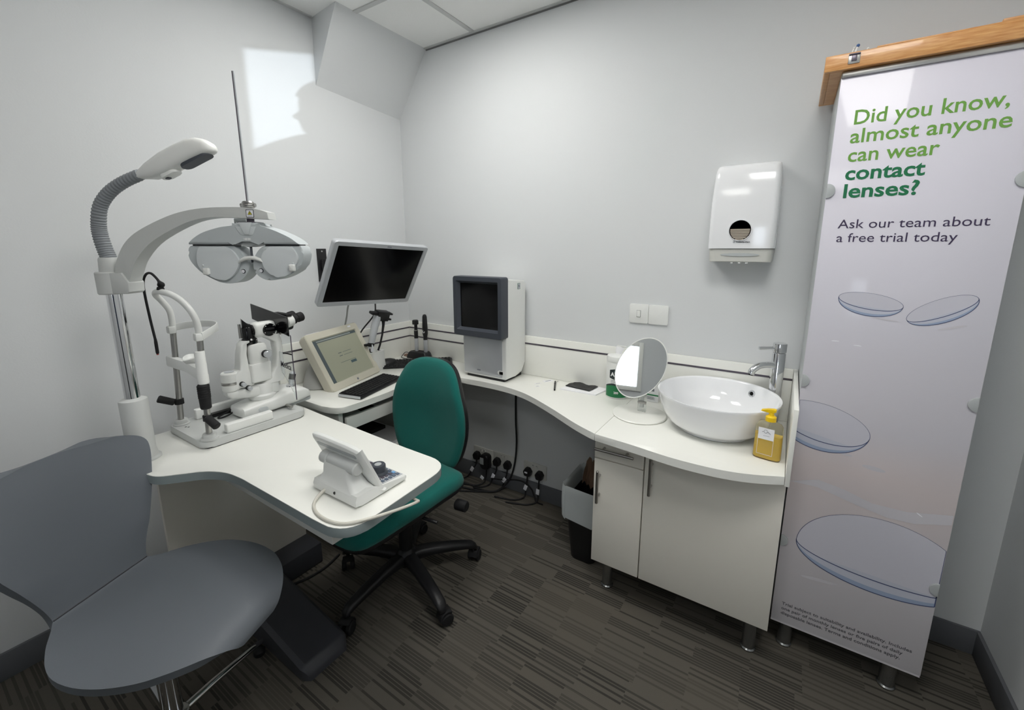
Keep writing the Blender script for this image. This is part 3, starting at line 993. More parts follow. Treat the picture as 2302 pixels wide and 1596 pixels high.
def lens(L, R, bu, bl, B, lw=0.0011, sw=True):
    """printed drawing of a contact lens: rim ellipse L-R, back and front half axes, bowl depth"""
    L, R = Vector(L), Vector(R)
    c, e = (L + R) / 2, (R - L)
    a = e.length / 2
    e.normalize()
    n = Vector((-e.y, e.x))
    clampx = lambda q: Vector((min(max(q.x, CX0 + 0.002), CX1 - 0.001), q.y))
    def at(th, up_):
        s_ = math.sin(th)
        h = bu * s_ if s_ > 0 else up_ * s_
        return clampx(c + e * a * math.cos(th) + n * h)
    K = 40
    b = MB()
    def P(q, d):
        return (q.x, YP - d, q.y)
    # bowl
    b.mi = 1
    for i in range(K):
        t0, t1 = PI + PI * i / K, PI + PI * (i + 1) / K
        f0, f1, g0, g1 = at(t0, bl), at(t1, bl), at(t0, B), at(t1, B)
        m0, m1 = f0.lerp(g0, 0.62), f1.lerp(g1, 0.62)
        for mi, (u0, u1, v0, v1) in ((3, (f0, f1, m0, m1)), (1, (m0, m1, g0, g1))):
            if (u0 - v0).length + (u1 - v1).length < 1e-5 or (u0 - u1).length < 1e-7 or (v0 - v1).length < 1e-7:
                continue
            b.mi = mi
            b.face([P(v0, 0.0001), P(v1, 0.0001), P(u1, 0.0001), P(u0, 0.0001)])
    # inside of the rim
    b.mi = 0
    ring = [at(2 * PI * i / (2 * K), bl) for i in range(2 * K)]
    pts = [P(q, 0.00012) for q in ring]
    b.face(pts)
    # crescent reflection inside
    b.mi = 3
    i0, i1 = int(1.25 * K), int(1.80 * K)
    lo = [ring[i] for i in range(i0, i1)]
    hi = [q + n * (bl * 0.30 * math.sin(PI * k / (len(lo) - 1))) for k, q in enumerate(lo)]
    b.face([P(clampx(q), 0.00016) for q in lo] + [P(clampx(q), 0.00016) for q in hi[::-1][1:-1]])
    # rim and bowl lines
    b.mi = 2
    def line(fn, n_, t0, t1, w0, w1):
        for i in range(n_):
            ta, tb_ = t0 + (t1 - t0) * i / n_, t0 + (t1 - t0) * (i + 1) / n_
            p, q = fn(ta), fn(tb_)
            if (q - p).length < 1e-6:
                continue
            d = (q - p).normalized()
            s_ = Vector((-d.y, d.x))
            ww = w0 + (w1 - w0) * math.sin(PI * (i + 0.5) / n_)
            b.face([P(p - s_ * ww, 0.0002), P(q - s_ * ww, 0.0002), P(q + s_ * ww, 0.0002), P(p + s_ * ww, 0.0002)])
    line(lambda th: at(th, bl), 40, 0, PI, lw * 0.45, lw * 0.30)
    line(lambda th: at(th, bl), 40, PI, 2 * PI, lw * 0.6, lw * 0.9)
    line(lambda th: at(th, B), 40, PI, 2 * PI, lw * 0.6, lw * 0.8)
    return b.build('lens_picture', [M_lensfill, M_lensblue, M_lensline, M_lenspale], ps, recalc=False)


lens((2.186, 1.260), (2.334, 1.238), 0.024, 0.022, 0.041)
lens((2.346, 1.203), (2.479, 1.272), 0.028, 0.020, 0.036)
lens((2.068, 0.888), (2.309, 0.834), 0.060, 0.062, 0.092, 0.0014)
lens((2.165, 0.440), (2.585, 0.418), 0.158, 0.052, 0.094, 0.0018)
b = MB()
def blob(cx, cz, a_, h_, rt, d=0.00005):
    b.face([(cx + a_ * math.cos(t_) * math.cos(rt) - h_ * math.sin(t_) * math.sin(rt), YP - d, cz + a_ * math.cos(t_) * math.sin(rt) + h_ * math.sin(t_) * math.cos(rt)) for t_ in [2 * PI * k / 24 for k in range(24)]])
sw = [(2.1235, 0.640), (2.20, 0.668), (2.27, 0.655), (2.34, 0.632), (2.42, 0.632), (2.5175, 0.655), (2.5175, 0.625), (2.44, 0.600), (2.38, 0.598), (2.30, 0.615), (2.20, 0.642)]
b.face([(x, YP - 0.00004, z) for x, z in sw])
b.build('print_shading', M_lensshade, ps, recalc=False)
for q_ in ((2.33, 0.745, 0.028, 0.007, -0.1), (2.26, 0.772, 0.016, 0.004, -0.1), (2.44, 1.19, 0.03, 0.003, 0.3), (2.30, 1.20, 0.03, 0.002, -0.1), (2.24, 0.315, 0.05, 0.006, 0.1)):
    b = MB(); blob(*q_); b.build('print_shading', M_lensshade, ps, recalc=False)
b = MB()
b.bm.free()
for q_ in ((2.193, 1.125, 0.010, 0.0012, 0.05), (2.247, 1.117, 0.010, 0.0012, -0.05), (2.448, 0.633, 0.009, 0.0014, -0.6)):
    b = MB(); blob(*q_); b.build('print_highlight', M_lenswhite, ps, recalc=False)
for x, z in ((CX0 + 0.003, 1.565), (CX0 + 0.003, 0.990), (CX0 + 0.003, 0.420), (CX1 - 0.003, 1.568), (CX1 - 0.003, 0.987), (CX1 - 0.003, 0.413)):
    s_ = 1 if x < 2.3 else -1
    b = MB()
    b.prism([(x - s_ * 0.003, z - 0.020)] + [(x - s_ * 0.003 + s_ * 0.0205 * math.cos(a_), z + 0.0205 * math.sin(a_)) for a_ in [-PI / 2 + PI * k / 16 for k in range(17)]][1:-1] + [(x - s_ * 0.003, z + 0.020)], 0.0, 0.006, BAS((0, YP + 0.001, 0), (1, 0, 0), (0, 0, 1)), 0.001)
    b.build('glass_clip', M_grey2, t)
for x, y in ((2.17, -0.308), (2.455, -0.308), (2.17, -0.06), (2.455, -0.06)):
    cab_leg(x, y, 0.107, t)

# wooden trial case on top
t = thing('trial_lens_case', 'open wooden trial lens case lying on top of the tall poster cabinet', 'lens case', (2.34, -0.19, 1.882))
KX0, KX1, KY0, KY1, KZ = 2.080, 2.600, -0.366, -0.020, 1.8825
b = MB()
b.bx(KX0, KX1, KY0, KY0 + 0.014, KZ, KZ + 0.040, 0.002); b.bx(KX0, KX1, KY1 - 0.014, KY1, KZ, KZ + 0.034, 0.002)
b.bx(KX0, KX0 + 0.014, KY0 + 0.014, KY1 - 0.014, KZ, KZ + 0.034, 0.002); b.bx(KX1 - 0.014, KX1, KY0 + 0.014, KY1 - 0.014, KZ, KZ + 0.034, 0.002)
b.bx(KX0 + 0.014, KX1 - 0.014, KY0 + 0.014, KY1 - 0.014, KZ, KZ + 0.006)
b.bx(KX0 + 0.11, KX1, KY0 + 0.001, KY0 + 0.013, KZ + 0.039, KZ + 0.044, 0.002)
b.bx(KX0 + 0.34, KX1, KY0 + 0.001, KY0 + 0.013, KZ + 0.043, KZ + 0.050, 0.002)
b.build('case', M_wood, t)
b = MB(); b.bx(2.131, 2.157, KY0 - 0.0025, KY0, KZ + 0.010, KZ + 0.036, 0.0015); lt = b.build('latch', M_steel, t)
b = MB(); b.bx(2.138, 2.150, KY0 - 0.005, KY0 - 0.002, KZ + 0.016, KZ + 0.030, 0.001); b.cyl((2.132, KY0 - 0.004, KZ + 0.033), (2.156, KY0 - 0.004, KZ + 0.033), 0.0022, seg=10); b.build('catch', M_trim, lt)
hs = [((2.095, -0.30, 1.925), (2.088, -0.30, 1.936), 'b'), ((2.135, -0.30, 1.92), (2.144, -0.305, 1.952), 'w'), ((2.142, -0.31, 1.92), (2.152, -0.31, 1.955), 'b'), ((2.160, -0.27, 1.92), (2.178, -0.27, 1.956), 'w'), ((2.25, -0.30, 1.92), (2.258, -0.30, 1.940), 'w')]
for i, (p, q, k) in enumerate(hs):
    lab = ('blue-tipped trial lens at the left corner of the wooden case', 'thin white trial lens handle above the metal latch', 'blue-tipped trial lens above the metal latch', 'white trial lens handle leaning right of the metal latch', 'short white trial lens handle halfway along the wooden case')[i]
    l = thing('trial_lens', lab, 'trial lens', (p[0], p[1], KZ + 0.006), 0, 'trial lenses in the wooden case')
    b = MB(); b.cyl((p[0], p[1], KZ + 0.0065), p, 0.0022, seg=10); b.cyl(p, q, 0.0024, 0.002, 10); b.build('stem', M_white, l)
    b = MB(); b.sphere(q, 0.0042 if k == 'b' else 0.0028); b.build('tip', M_handleblue if k == 'b' else M_white, l)
    b = MB(); b.lathe([(0.009, 0), (0.011, 0.001), (0.011, 0.003), (0.009, 0.004)], BAS((p[0], p[1] + 0.002, KZ + 0.0175), (1, 0, 0), (0, 0, 1)), 20, cap=False); b.build('lens_ring', M_steel, l)

# ================================================================== screen tower on the worktop
t = thing('vision_test_unit', 'tall white vision screening tower with a dark framed screen on the worktop', 'vision screener', (0.75, -0.12, ZT))
b = MB()
prof = lambda y: y
side = [(-0.205, 0.742), (-0.205, 0.965), (-0.192, 0.968), (-0.192, 1.252), (-0.030, 1.236), (-0.021, 1.222), (-0.021, 0.80), (-0.055, 0.752), (-0.12, 0.742)]
b.prism(side, 0.618, 0.896, Matrix(((0, 0, 1, 0), (1, 0, 0, 0), (0, 1, 0, 0), (0, 0, 0, 1))), 0.006, 3)
b.bx(0.598, 0.64, -0.200, -0.06, 0.975, 1.248, 0.006)
hb = b.build('housing', M_glosswhite if False else M_white, t)
b = MB(); b.bx(0.626, 0.872, -0.2075, -0.2045, 0.75, 0.945, 0.002); fp = b.build('front_panel', M_silver, hb)
b = MB(); b.bx(0.624, 0.878, -0.2085, -0.2045, 0.942, 0.962, 0.001); b.build('grey_band', M_grey2, hb)
b = MB(); b.bx(0.716, 0.742, -0.2105, -0.208, 0.9455, 0.9555, 0.002); b.build('sensor', M_blackgloss, hb)
b = MB(); b.bx(0.712, 0.734, -0.2082, -0.2074, 0.768, 0.774); b.build('emblem', M_inkgrey, fp)
b = MB(); b.prism(rrect(0.036, 0.022, 0.011, cx=0.862, cy=0.7755), 0, 0.002, BAS((0, -0.2072, 0), (1, 0, 0), (0, 0, 1)), 0.0005); sr = b.build('switch_recess', M_white, fp)
b = MB(); b.bx(0.856, 0.878, -0.2115, -0.209, 0.768, 0.783, 0.001); b.build('power_switch', M_blackgloss, sr)
b = MB(); b.bx(0.8955, 0.8972, -0.10, -0.075, 1.196, 1.226, 0.0005); gm = b.build('green_label', mat('label_green_grey', (70, 110, 90), 0.4), hb)
b = MB(); b.bx(0.897, 0.8977, -0.098, -0.077, 1.198, 1.224); b.build('label_face', M_silver, gm)
b = MB()
for q in ((-0.094, 1.205, -0.094, 1.219), (-0.094, 1.219, -0.085, 1.205), (-0.085, 1.205, -0.085, 1.219)):
    b.tube([(0.898, q[0], q[1]), (0.898, q[2], q[3])], 0.001, 6)
b.build('emblem', M_inkgrey, gm)
b = MB(); b.bx(0.64, 0.88, -0.20, -0.04, ZT + 0.0005, 0.744); b.build('plinth', M_black, t)
# screen surround
fx0, fx1, fz0, fz1, fy = 0.594, 0.899, 0.955, 1.262, -0.250
outer = rrect(fx1 - fx0, fz1 - fz0, 0.012, 4, (fx0 + fx1) / 2, (fz0 + fz1) / 2)
hx, hz = (fx0 + fx1) / 2, (fz0 + fz1) / 2 + 0.004
def ringz(w_, h_, r_, y):
    return [(p[0], y, p[1]) for p in rrect(w_, h_, r_, 4, hx, hz)]
b = MB()
b.loft([[(p[0], -0.192, p[1]) for p in outer], [(p[0], fy + 0.006, p[1]) for p in outer], [(hx + (p[0] - hx) * 0.985, fy, hz + (p[1] - hz) * 0.985) for p in outer], ringz(0.262, 0.252, 0.004, fy), ringz(0.238, 0.228, 0.003, fy + 0.022)], True, False)
bz = b.build('screen_surround', M_slate, t, angle=30)
b = MB(); b.bx(hx - 0.1195, hx + 0.1195, fy + 0.022, fy + 0.026, hz - 0.1145, hz + 0.1145); b.build('screen', M_screen, bz)

# ================================================================== wall monitor on bracket
MONR = Matrix.Rotation(math.radians(85.8), 4, 'Z') @ Matrix.Rotation(math.radians(3.0), 4, 'Y') @ Matrix.Rotation(math.radians(29.9), 4, 'X')
t = thing('flat_monitor', 'silver framed flat monitor tilted down on a black wall bracket', 'monitor', (0.399, -0.570, 1.273))
MM2 = Matrix.Translation((0.399, -0.570, 1.273)) @ MONR
b = MB()
o_ = rrect(0.508, 0.334, 0.014, 4)
def fr(k_w, k_h, r_, y):
    return [(p[0], y, p[1]) for p in rrect(k_w, k_h, r_, 4)]
b.loft([fr(0.44, 0.26, 0.02, 0.045), fr(0.48, 0.30, 0.02, 0.038), fr(0.505, 0.331, 0.014, 0.026), fr(0.508, 0.334, 0.014, 0.004), fr(0.504, 0.330, 0.013, 0.0), fr(0.464, 0.292, 0.003, 0.0), fr(0.462, 0.290, 0.003, 0.005)], True, False, MM2)
ms = b.build('frame', M_silver, t, angle=30)
b = MB(); b.box((0, 0.0055, 0), (0.464, 0.002, 0.292), 0, MM2); b.build('screen', M_screen, ms)
b = MB(); b.box((0.02, -0.0004, 0.155), (0.022, 0.0008, 0.004), 0, MM2); b.build('emblem', M_inkgrey, ms)
b = MB(); [b.box((0.12 + 0.02 * k, -0.0004, -0.157), (0.007, 0.0008, 0.003), 0, MM2) for k in range(5)]; b.build('button', M_grey2, ms)
bk = MB(); bk.bx(0.001, 0.010, -0.612, -0.562, 1.230, 1.398, 0.001); bp_ = bk.build('wall_plate', M_black, t)
b = MB(); b.bx(0.010, 0.030, -0.600, -0.574, 1.29, 1.34, 0.002); b.cyl((0.030, -0.587, 1.285), (0.030, -0.587, 1.345), 0.012, seg=16)
b.tube([(0.030, -0.587, 1.318), (0.12, -0.580, 1.318), (0.24, -0.575, 1.315), (0.34, -0.572, 1.305)], 0.01, n=4, flat=(0.034, 0.014))
b.box((0, 0.052, 0), (0.11, 0.016, 0.11), 0.003, MM2)
b.build('bracket_arm', M_black, t)
b = MB(); [b.cyl((0.0098, -0.587, z), (0.0115, -0.587, z), 0.004, seg=12) for z in (1.385, 1.243)]; b.build('screw', M_steel, bp_)
b = MB(); b.tube([MM2 @ Vector((-0.03, 0.05, -0.06)), (0.20, -0.585, 1.13), (0.08, -0.52, 1.04), (0.05, -0.52, 0.96), (0.055, -0.56, 0.80), (0.06, -0.58, 0.735)], 0.0045, 8, 6); b.build('white_cable', M_cableg, t)
b = MB(); b.tube([MM2 @ Vector((0.09, 0.05, -0.06)), (0.20, -0.42, 1.14), (0.08, -0.34, 1.03), (0.05, -0.42, 0.93), (0.06, -0.50, 0.80), (0.065, -0.53, 0.735)], 0.0042, 8, 6); b.build('black_cable', M_black, t)

# ================================================================== cream touch terminal
TMR = Matrix.Rotation(math.radians(103.9), 4, 'Z') @ Matrix.Rotation(math.radians(-1.0), 4, 'Y') @ Matrix.Rotation(math.radians(-28.3), 4, 'X')
TM2 = Matrix.Translation((0.176, -0.612, 0.864)) @ TMR
t = thing('touch_terminal', 'cream touch screen terminal tilted back on a grey foot', 'touch screen', (0.13, -0.63, ZT))
b = MB()
b.loft([fr(0.330, 0.270, 0.02, 0.062), fr(0.358, 0.300, 0.02, 0.050), fr(0.366, 0.307, 0.016, 0.028), fr(0.364, 0.305, 0.014, 0.004), fr(0.358, 0.300, 0.012, 0.0), fr(0.312, 0.236, 0.003, 0.0), fr(0.304, 0.228, 0.003, 0.007)], True, False, TM2)
tf = b.build('housing', M_cream, t, angle=30)
M_ui = mat('screen_ui_page', (118, 120, 104), 0.22, emit=(180, 182, 160), es=0.24)
M_uid = mat('screen_ui_bar', (70, 78, 80), 0.25, emit=(96, 108, 112), es=0.16)
M_uib = mat('screen_ui_button', (60, 74, 78), 0.25, emit=(90, 112, 116), es=0.20)
b = MB(); b.box((0, 0.0075, 0), (0.305, 0.002, 0.229), 0, TM2); sc_ = b.build('screen', M_ui, tf)
b = MB()
b.box((-0.140, 0.0060, -0.006), (0.022, 0.0006, 0.214), 0, TM2); b.box((0, 0.0060, 0.106), (0.302, 0.0006, 0.014), 0, TM2)
b.build('menu_bar', M_uid, sc_)
b = MB(); b.box((-0.01, 0.0054, 0.106), (0.24, 0.0005, 0.006), 0, TM2); b.build('address_bar', mat('screen_ui_line', (120, 126, 122), 0.3, emit=(150, 156, 150), es=0.2), sc_)
b = MB(); b.box((0.042, 0.0060, -0.042), (0.040, 0.0006, 0.014), 0, TM2); b.build('button', M_uib, sc_)
b = MB()
for x, z, w_ in ((-0.022, 0.020, 0.022), (0.03, 0.020, 0.06), (-0.022, 0.004, 0.022), (0.03, 0.004, 0.06), (0.01, -0.03, 0.11)):
    b.box((x, 0.0060, z), (w_, 0.0005, 0.0016 if w_ > 0.03 else 0.003), 0, TM2)
b.build('lettering', M_uid, sc_)
b = MB(); b.box((-0.125, 0.014, 0.1535), (0.085, 0.020, 0.0016), 0, TM2); lb = b.build('label', M_label, tf)
b = MB(); b.box((-0.118, 0.010, 0.1546), (0.044, 0.0045, 0.0006), 0, TM2); b.build('lettering', M_inkdark, lb)
b = MB(); b.box((0.118, -0.0004, 0.1385), (0.022, 0.001, 0.008), 0, TM2); b.build('indicator', M_label, tf)
b = MB(); b.box((-0.0, -0.0006, -0.137), (0.010, 0.001, 0.010), 0.0003, TM2); b.build('emblem', M_inkgrey, tf)
FT = TR(0.105, -0.625, 0, math.radians(103.9))
b = MB()
fo = ell(0.196, 0.098, 48, 0, 0.0, 2.3)
b.loft([[(p[0] * k, p[1] * k2 + dy, z) for p in fo] for k, k2, dy, z in ((0.98, 0.98, 0, ZT + 0.0005), (1.0, 1.0, 0, ZT + 0.006), (0.98, 0.97, 0.002, ZT + 0.018), (0.90, 0.84, 0.010, ZT + 0.045), (0.78, 0.64, 0.026, ZT + 0.08), (0.62, 0.40, 0.040, ZT + 0.105), (0.4, 0.2, 0.05, ZT + 0.115))], True, True, FT)
b.build('foot', M_creamd, t, angle=50)

# ================================================================== keyboards, mice
def keyboard(label, x, y, rz, w_, d_, edge=None, z=ZT):
    t = thing('keyboard', label, 'keyboard', (x, y, z), rz, 'black keyboards on the corner desk')
    b = MB(); b.loft([[(p[0] * k, p[1] * k, zz + (p[1] * 0.05)) for p in rrect(w_, d_, 0.008, 3)] for k, zz in ((0.99, 0.0045), (1, 0.006), (1, 0.013), (0.985, 0.0155))], True, True); b.build('case', M_black, t, w=False, angle=30)
    b = MB()
    nx, ny = max(10, int(w_ / 0.0195)), 6
    kw, kd = (w_ - 0.018) / nx, (d_ - 0.014) / ny
    for j in range(ny):
        for i in range(nx):
            if j == 0 and 4 <= i <= 8:
                continue
            cx, cy = -w_ / 2 + 0.009 + (i + 0.5) * kw, -d_ / 2 + 0.007 + (j + 0.5) * kd
            zz = 0.0155 + cy * 0.05
            b.loft([[(cx + sx * kw * k, cy + sy * kd * k, z_) for sx, sy in ((-1, -1), (1, -1), (1, 1), (-1, 1))] for k, z_ in ((0.45, zz), (0.36, zz + 0.0055))], False, True)
    cy = -d_ / 2 + 0.007 + 0.5 * kd
    zz = 0.0155 + cy * 0.05
    x0, x1 = -w_ / 2 + 0.009 + 4.08 * kw, -w_ / 2 + 0.009 + 8.92 * kw
    b.loft([[(x0 + i_, cy - kd * k, z_), (x1 - i_, cy - kd * k, z_), (x1 - i_, cy + kd * k, z_), (x0 + i_, cy + kd * k, z_)] for k, z_, i_ in ((0.45, zz, 0), (0.36, zz + 0.0055, 0.001))], False, True)
    k = b.build('keys', M_slate if False else M_rubber, t, w=False, angle=25)
    k['kind'] = 'stuff'
    if edge:
        b = MB(); b.box((-w_ / 2 - 0.001, 0, 0.010), (0.003, d_ * 0.98, 0.012), 0.001); b.build('edge_strip', edge, t, w=False)
    return t


keyboard('black keyboard lying below the cream touch terminal', 0.381, -0.617, math.radians(103.5), 0.335, 0.125, M_silver)
keyboard('black keyboard by the corner partly behind the green chair', 0.262, -0.195, math.radians(43), 0.40, 0.135)


def mouse(label, x, y, rz, s_=1.0, z=ZT):
    t = thing('computer_mouse', label, 'mouse', (x, y, z), rz, 'black computer mice')
    b = MB()
    o_ = ell(0.031 * s_, 0.056 * s_, 32, 0, 0, 2.3)
    b.loft([[(p[0] * k, p[1] * k, z_ + (-p[1] * 0.06 if z_ > 0.01 else 0)) for p in o_] for k, z_ in ((0.93, 0.0006), (1, 0.006), (0.97, 0.018), (0.82, 0.029), (0.55, 0.035), (0.2, 0.037))])
    bd = b.build('body', M_black, t, w=False, angle=60)
    b = MB(); b.cyl((-0.003, 0.030, 0.030), (0.003, 0.030, 0.030), 0.007, seg=14); b.build('wheel', M_rubber, t, w=False)
    return t


mouse('black mouse between the terminal and the corner keyboard', 0.115, -0.318, math.radians(150), 1.35)
mouse('black mouse in front of the corner keyboard by the green chair', 0.36, -0.292, math.radians(60), 1.1)

# ================================================================== hand-held tonometer in its dock
t = thing('tonometer_dock', 'white plastic dock behind the touch terminal holding a hand-held instrument', 'charging dock', (0.145, -0.405, ZT))
b = MB()
dk = rrect(0.075, 0.10, 0.012, 4)
D0 = TR(0.135, -0.395, ZT, math.radians(10))
b.loft([[(p[0] * k, p[1] * k + dy, z) for p in dk] for k, dy, z in ((0.95, 0, 0.0005), (1.0, 0, 0.006), (0.92, -0.002, 0.06), (0.95, -0.004, 0.10), (0.97, -0.005, 0.108), (0.72, -0.005, 0.108), (0.62, -0.005, 0.085))], True, True, D0)
b.build('base', M_white, t, angle=40)
b = MB(); b.box((0.0, -0.042, 0.135), (0.05, 0.010, 0.045), 0.002, D0); b.build('back_rest', M_label, t)
t = thing('handheld_tonometer', 'grey hand-held tonometer with a black head standing in the white dock', 'tonometer', (0.145, -0.415, ZT + 0.11))
b = MB()
b.tube([(0.15, -0.428, 0.885), (0.15, -0.415, 0.925), (0.15, -0.398, 0.975), (0.15, -0.375, 1.03)], [0.017, 0.0185, 0.0205, 0.021], 20, 1)
b.build('handle', M_silver, t, angle=60)
b = MB(); b.cyl((0.15, -0.432, 0.868), (0.15, -0.428, 0.888), 0.016, 0.0185, 20, 0.002); b.bx(0.140, 0.158, -0.47, -0.44, 0.876, 0.888, 0.002); b.tube([(0.15, -0.431, 0.87), (0.15, -0.437, 0.845), (0.152, -0.428, 0.824)], 0.006, 8, 4); b.build('end_cap', M_rubber, t)
b = MB()
H0 = BAS((0.15, -0.345, 1.030), (0, 0.94, -0.17), (0.3, 0, 1))
b.box((0.0, 0.0, 0.0), (0.080, 0.056, 0.044), 0.006, H0); b.box((-0.055, 0.012, 0), (0.05, 0.016, 0.034), 0.005, H0); b.box((0.050, 0.016, 0), (0.022, 0.010, 0.036), 0.002, H0); b.box((0.050, -0.016, 0), (0.022, 0.010, 0.036), 0.002, H0)
b.box((-0.020, -0.042, 0), (0.012, 0.03, 0.012), 0.003, H0)
b.build('head', M_black, t)
b = MB(); b.tube([(0.15, -0.335, 1.005), (0.15, -0.338, 0.975), (0.152, -0.352, 0.92), (0.152, -0.372, 0.865), (0.150, -0.385, 0.837)], [0.010, 0.0075, 0.0055, 0.0055, 0.0055], 10, 1); b.build('lead', M_rubber, t)

# ================================================================== scopes on their charging stand
t = thing('scope_stand', 'black charging stand in the corner holding two hand-held scopes', 'charging stand', (0.165, -0.07, ZT))
S0 = TR(0.163, -0.075, ZT, math.radians(8))
b = MB()
so = fillet([(-0.080, -0.036), (0.064, -0.040), (0.086, 0.000), (0.064, 0.034), (-0.056, 0.036), (-0.086, 0.0)], 0.01, 3)
b.loft([[(p[0] * k, p[1] * k, z) for p in so] for k, z in ((1.0, 0.0005), (1.02, 0.005), (1.0, 0.014), (0.88, 0.034), (0.78, 0.042), (0.3, 0.036))], True, True, S0)
b.build('base', M_black, t, angle=30)
b = MB(); b.tube([S0 @ Vector((-0.075, 0, 0.02)), S0 @ Vector((-0.105, -0.01, 0.03)), S0 @ Vector((-0.118, -0.03, 0.010)), S0 @ Vector((-0.10, -0.055, 0.004)), S0 @ Vector((-0.03, -0.062, 0.004)), S0 @ Vector((0.02, -0.052, 0.004))], 0.002, 6, 6); b.build('cable', M_rubber, t)
b = MB(); b.lathe([(0.032, 0.0003), (0.034, 0.002), (0.033, 0.004), (0.0, 0.003)], TR(0.052, -0.066, ZT), 32)
tag(b.build('coaster', M_reddish), 'small brown disc lying on the desk left of the scope stand', 'disc')
t = thing('retinoscope', 'retinoscope with square black head, the left scope in the black stand', 'retinoscope', (0.128, -0.070, ZT + 0.037))
q = (0.1275, -0.070)
b = MB(); b.lathe([(0.0105, 0), (0.0115, 0.003), (0.0118, 0.076), (0.0118, 0.082)], TR(q[0], q[1], ZT + 0.040), 24); b.build('handle', M_silver, t)
b = MB(); b.lathe([(0.0125, 0), (0.0125, 0.016), (0.0118, 0.020), (0.0125, 0.024), (0.0125, 0.048), (0.0105, 0.050), (0.0095, 0.062), (0.0095, 0.088)], TR(q[0], q[1], ZT + 0.122), 24); b.build('neck', M_black, t)
b = MB(); b.lathe([(0.0122, 0), (0.0126, 0.002), (0.0122, 0.006)], TR(q[0], q[1], ZT + 0.169), 24); b.build('collar', M_steel, t)
b = MB(); b.box((q[0], q[1] - 0.002, ZT + 0.222), (0.032, 0.026, 0.028), 0.004, None); b.lathe([(0.015, 0), (0.016, 0.003), (0.0, 0.004)], TR(q[0], q[1] - 0.002, ZT + 0.234), 20); b.build('head', M_black, t)
t = thing('ophthalmoscope', 'tall slim black ophthalmoscope, the right scope in the black stand', 'ophthalmoscope', (0.197, -0.062, ZT + 0.037))
q = (0.198, -0.062)
b = MB(); b.lathe([(0.0105, 0), (0.0118, 0.003), (0.0122, 0.076), (0.0122, 0.078)], TR(q[0], q[1], ZT + 0.040), 24); b.build('handle', M_silver, t)
b = MB(); b.lathe([(0.0125, 0), (0.0128, 0.010), (0.0118, 0.013), (0.0125, 0.016), (0.0125, 0.026)], TR(q[0], q[1], ZT + 0.118), 24); b.build('neck', M_black, t)
b = MB(); b.loft([[(q[0] + p[0], q[1] + p[1], ZT + z) for p in ell(a_, d_, 24, 0, 0, 2.6)] for a_, d_, z in ((0.012, 0.012, 0.140), (0.017, 0.013, 0.158), (0.017, 0.014, 0.178), (0.0155, 0.013, 0.22), (0.0135, 0.012, 0.262), (0.009, 0.009, 0.274), (0.003, 0.003, 0.277))]); hd = b.build('head', M_black, t, angle=60)
b = MB(); b.tube([(q[0] + 0.001 + 0.007 * math.cos(a_), q[1] - 0.0135, ZT + 0.172 + 0.009 * math.sin(a_)) for a_ in [2.4 + k * 0.5 for k in range(9)]], 0.0014, 6); b.build('mark', M_inkwhite, hd)

# ================================================================== things on the tray and shelf
t = thing('phone', 'black phone lying on the pull-out tray under the desk', 'phone', (0.385, -0.660, 0.628))
PM = TR(0.385, -0.660, 0.6285, math.radians(-14))
b = MB(); b.prism(rrect(0.140, 0.070, 0.010), 0, 0.009, PM, 0.003); b.build('case', M_black, t)
b = MB(); b.prism(rrect(0.130, 0.062, 0.007), 0.009, 0.0094, PM); b.build('screen', M_blackgloss, t)
b = MB(); b.prism([(0.31, -0.585), (0.45, -0.600), (0.452, -0.41), (0.32, -0.41)], 0.6285, 0.633)
tag(b.build('tray_papers', M_pap), 'white papers lying on the pull-out tray', 'paper')
b = MB(); b.prism([(0.12, -0.72), (0.42, -0.76), (0.42, -0.42), (0.12, -0.42)], 0.4105, 0.424)
tag(b.build('shelf_papers', M_pap), 'stack of white papers on the low shelf under the corner desk', 'paper')
t = thing('black_folder', 'long black folder on the papers of the low shelf', 'folder', (0.25, -0.60, 0.424))
b = MB(); b.box((0.245, -0.640, 0.4325), (0.32, 0.11, 0.016), 0.003, None); b.build('cover', M_black, t)
b = MB(); b.box((0.247, -0.642, 0.4325), (0.318, 0.108, 0.010), 0, None); b.build('pages', M_pap, t)
b = MB(); b.box((0.20, -0.505, 0.4345), (0.12, 0.10, 0.020), 0.004, None)
tag(b.build('black_pouch', M_rubber), 'small square black pouch on the low shelf behind the folder', 'pouch')

# ================================================================== instrument table
t = thing('instrument_table', 'white curved instrument table on a dark floor foot carrying the slit lamp', 'table', (0.6, -1.2, 0))
poly = [(0.15, -0.940), (0.15, -1.5405), (0.30, -1.5405)] + [(q.x, q.y) for q in catmull([(0.44, -1.538, 0), (0.51, -1.522, 0), (0.555, -1.478, 0), (0.60, -1.430, 0), (0.66, -1.400, 0), (0.73, -1.390, 0), (0.80, -1.389, 0), (1.0, -1.389, 0), (1.10, -1.389, 0)], 6)] + fillet([(1.0, -1.389), (1.226, -1.387), (1.208, -0.988), (1.0, -0.985)], [0.0, 0.085, 0.09, 0.0], 8)[1:-1] + [(1.0, -0.985), (0.47, -0.962)]
b = MB(); b.prism(poly, ZT - 0.002, ZT, bev=0.0008); b.build('tabletop', M_lam, t, angle=30)
b = MB(); b.prism(poly, ZU, ZT - 0.002, bev=0.001); b.build('edge_band', M_edge, t, angle=30)
b = MB(); b.bx(0.32, 1.142, -1.368, -1.05, 0.655, ZU - 0.0005, 0.002); b.build('under_box', M_lamedge, t)
b = MB(); b.bx(0.265, 0.283, -1.46, -0.965, 0.055, ZU - 0.0005, 0.001); b.build('column_panel', M_cab, t)
b = MB(); b.bx(0.283, 0.286, -1.450, -1.436, 0.60, 0.614); b.build('screw_cap', M_black, t)
b = MB()
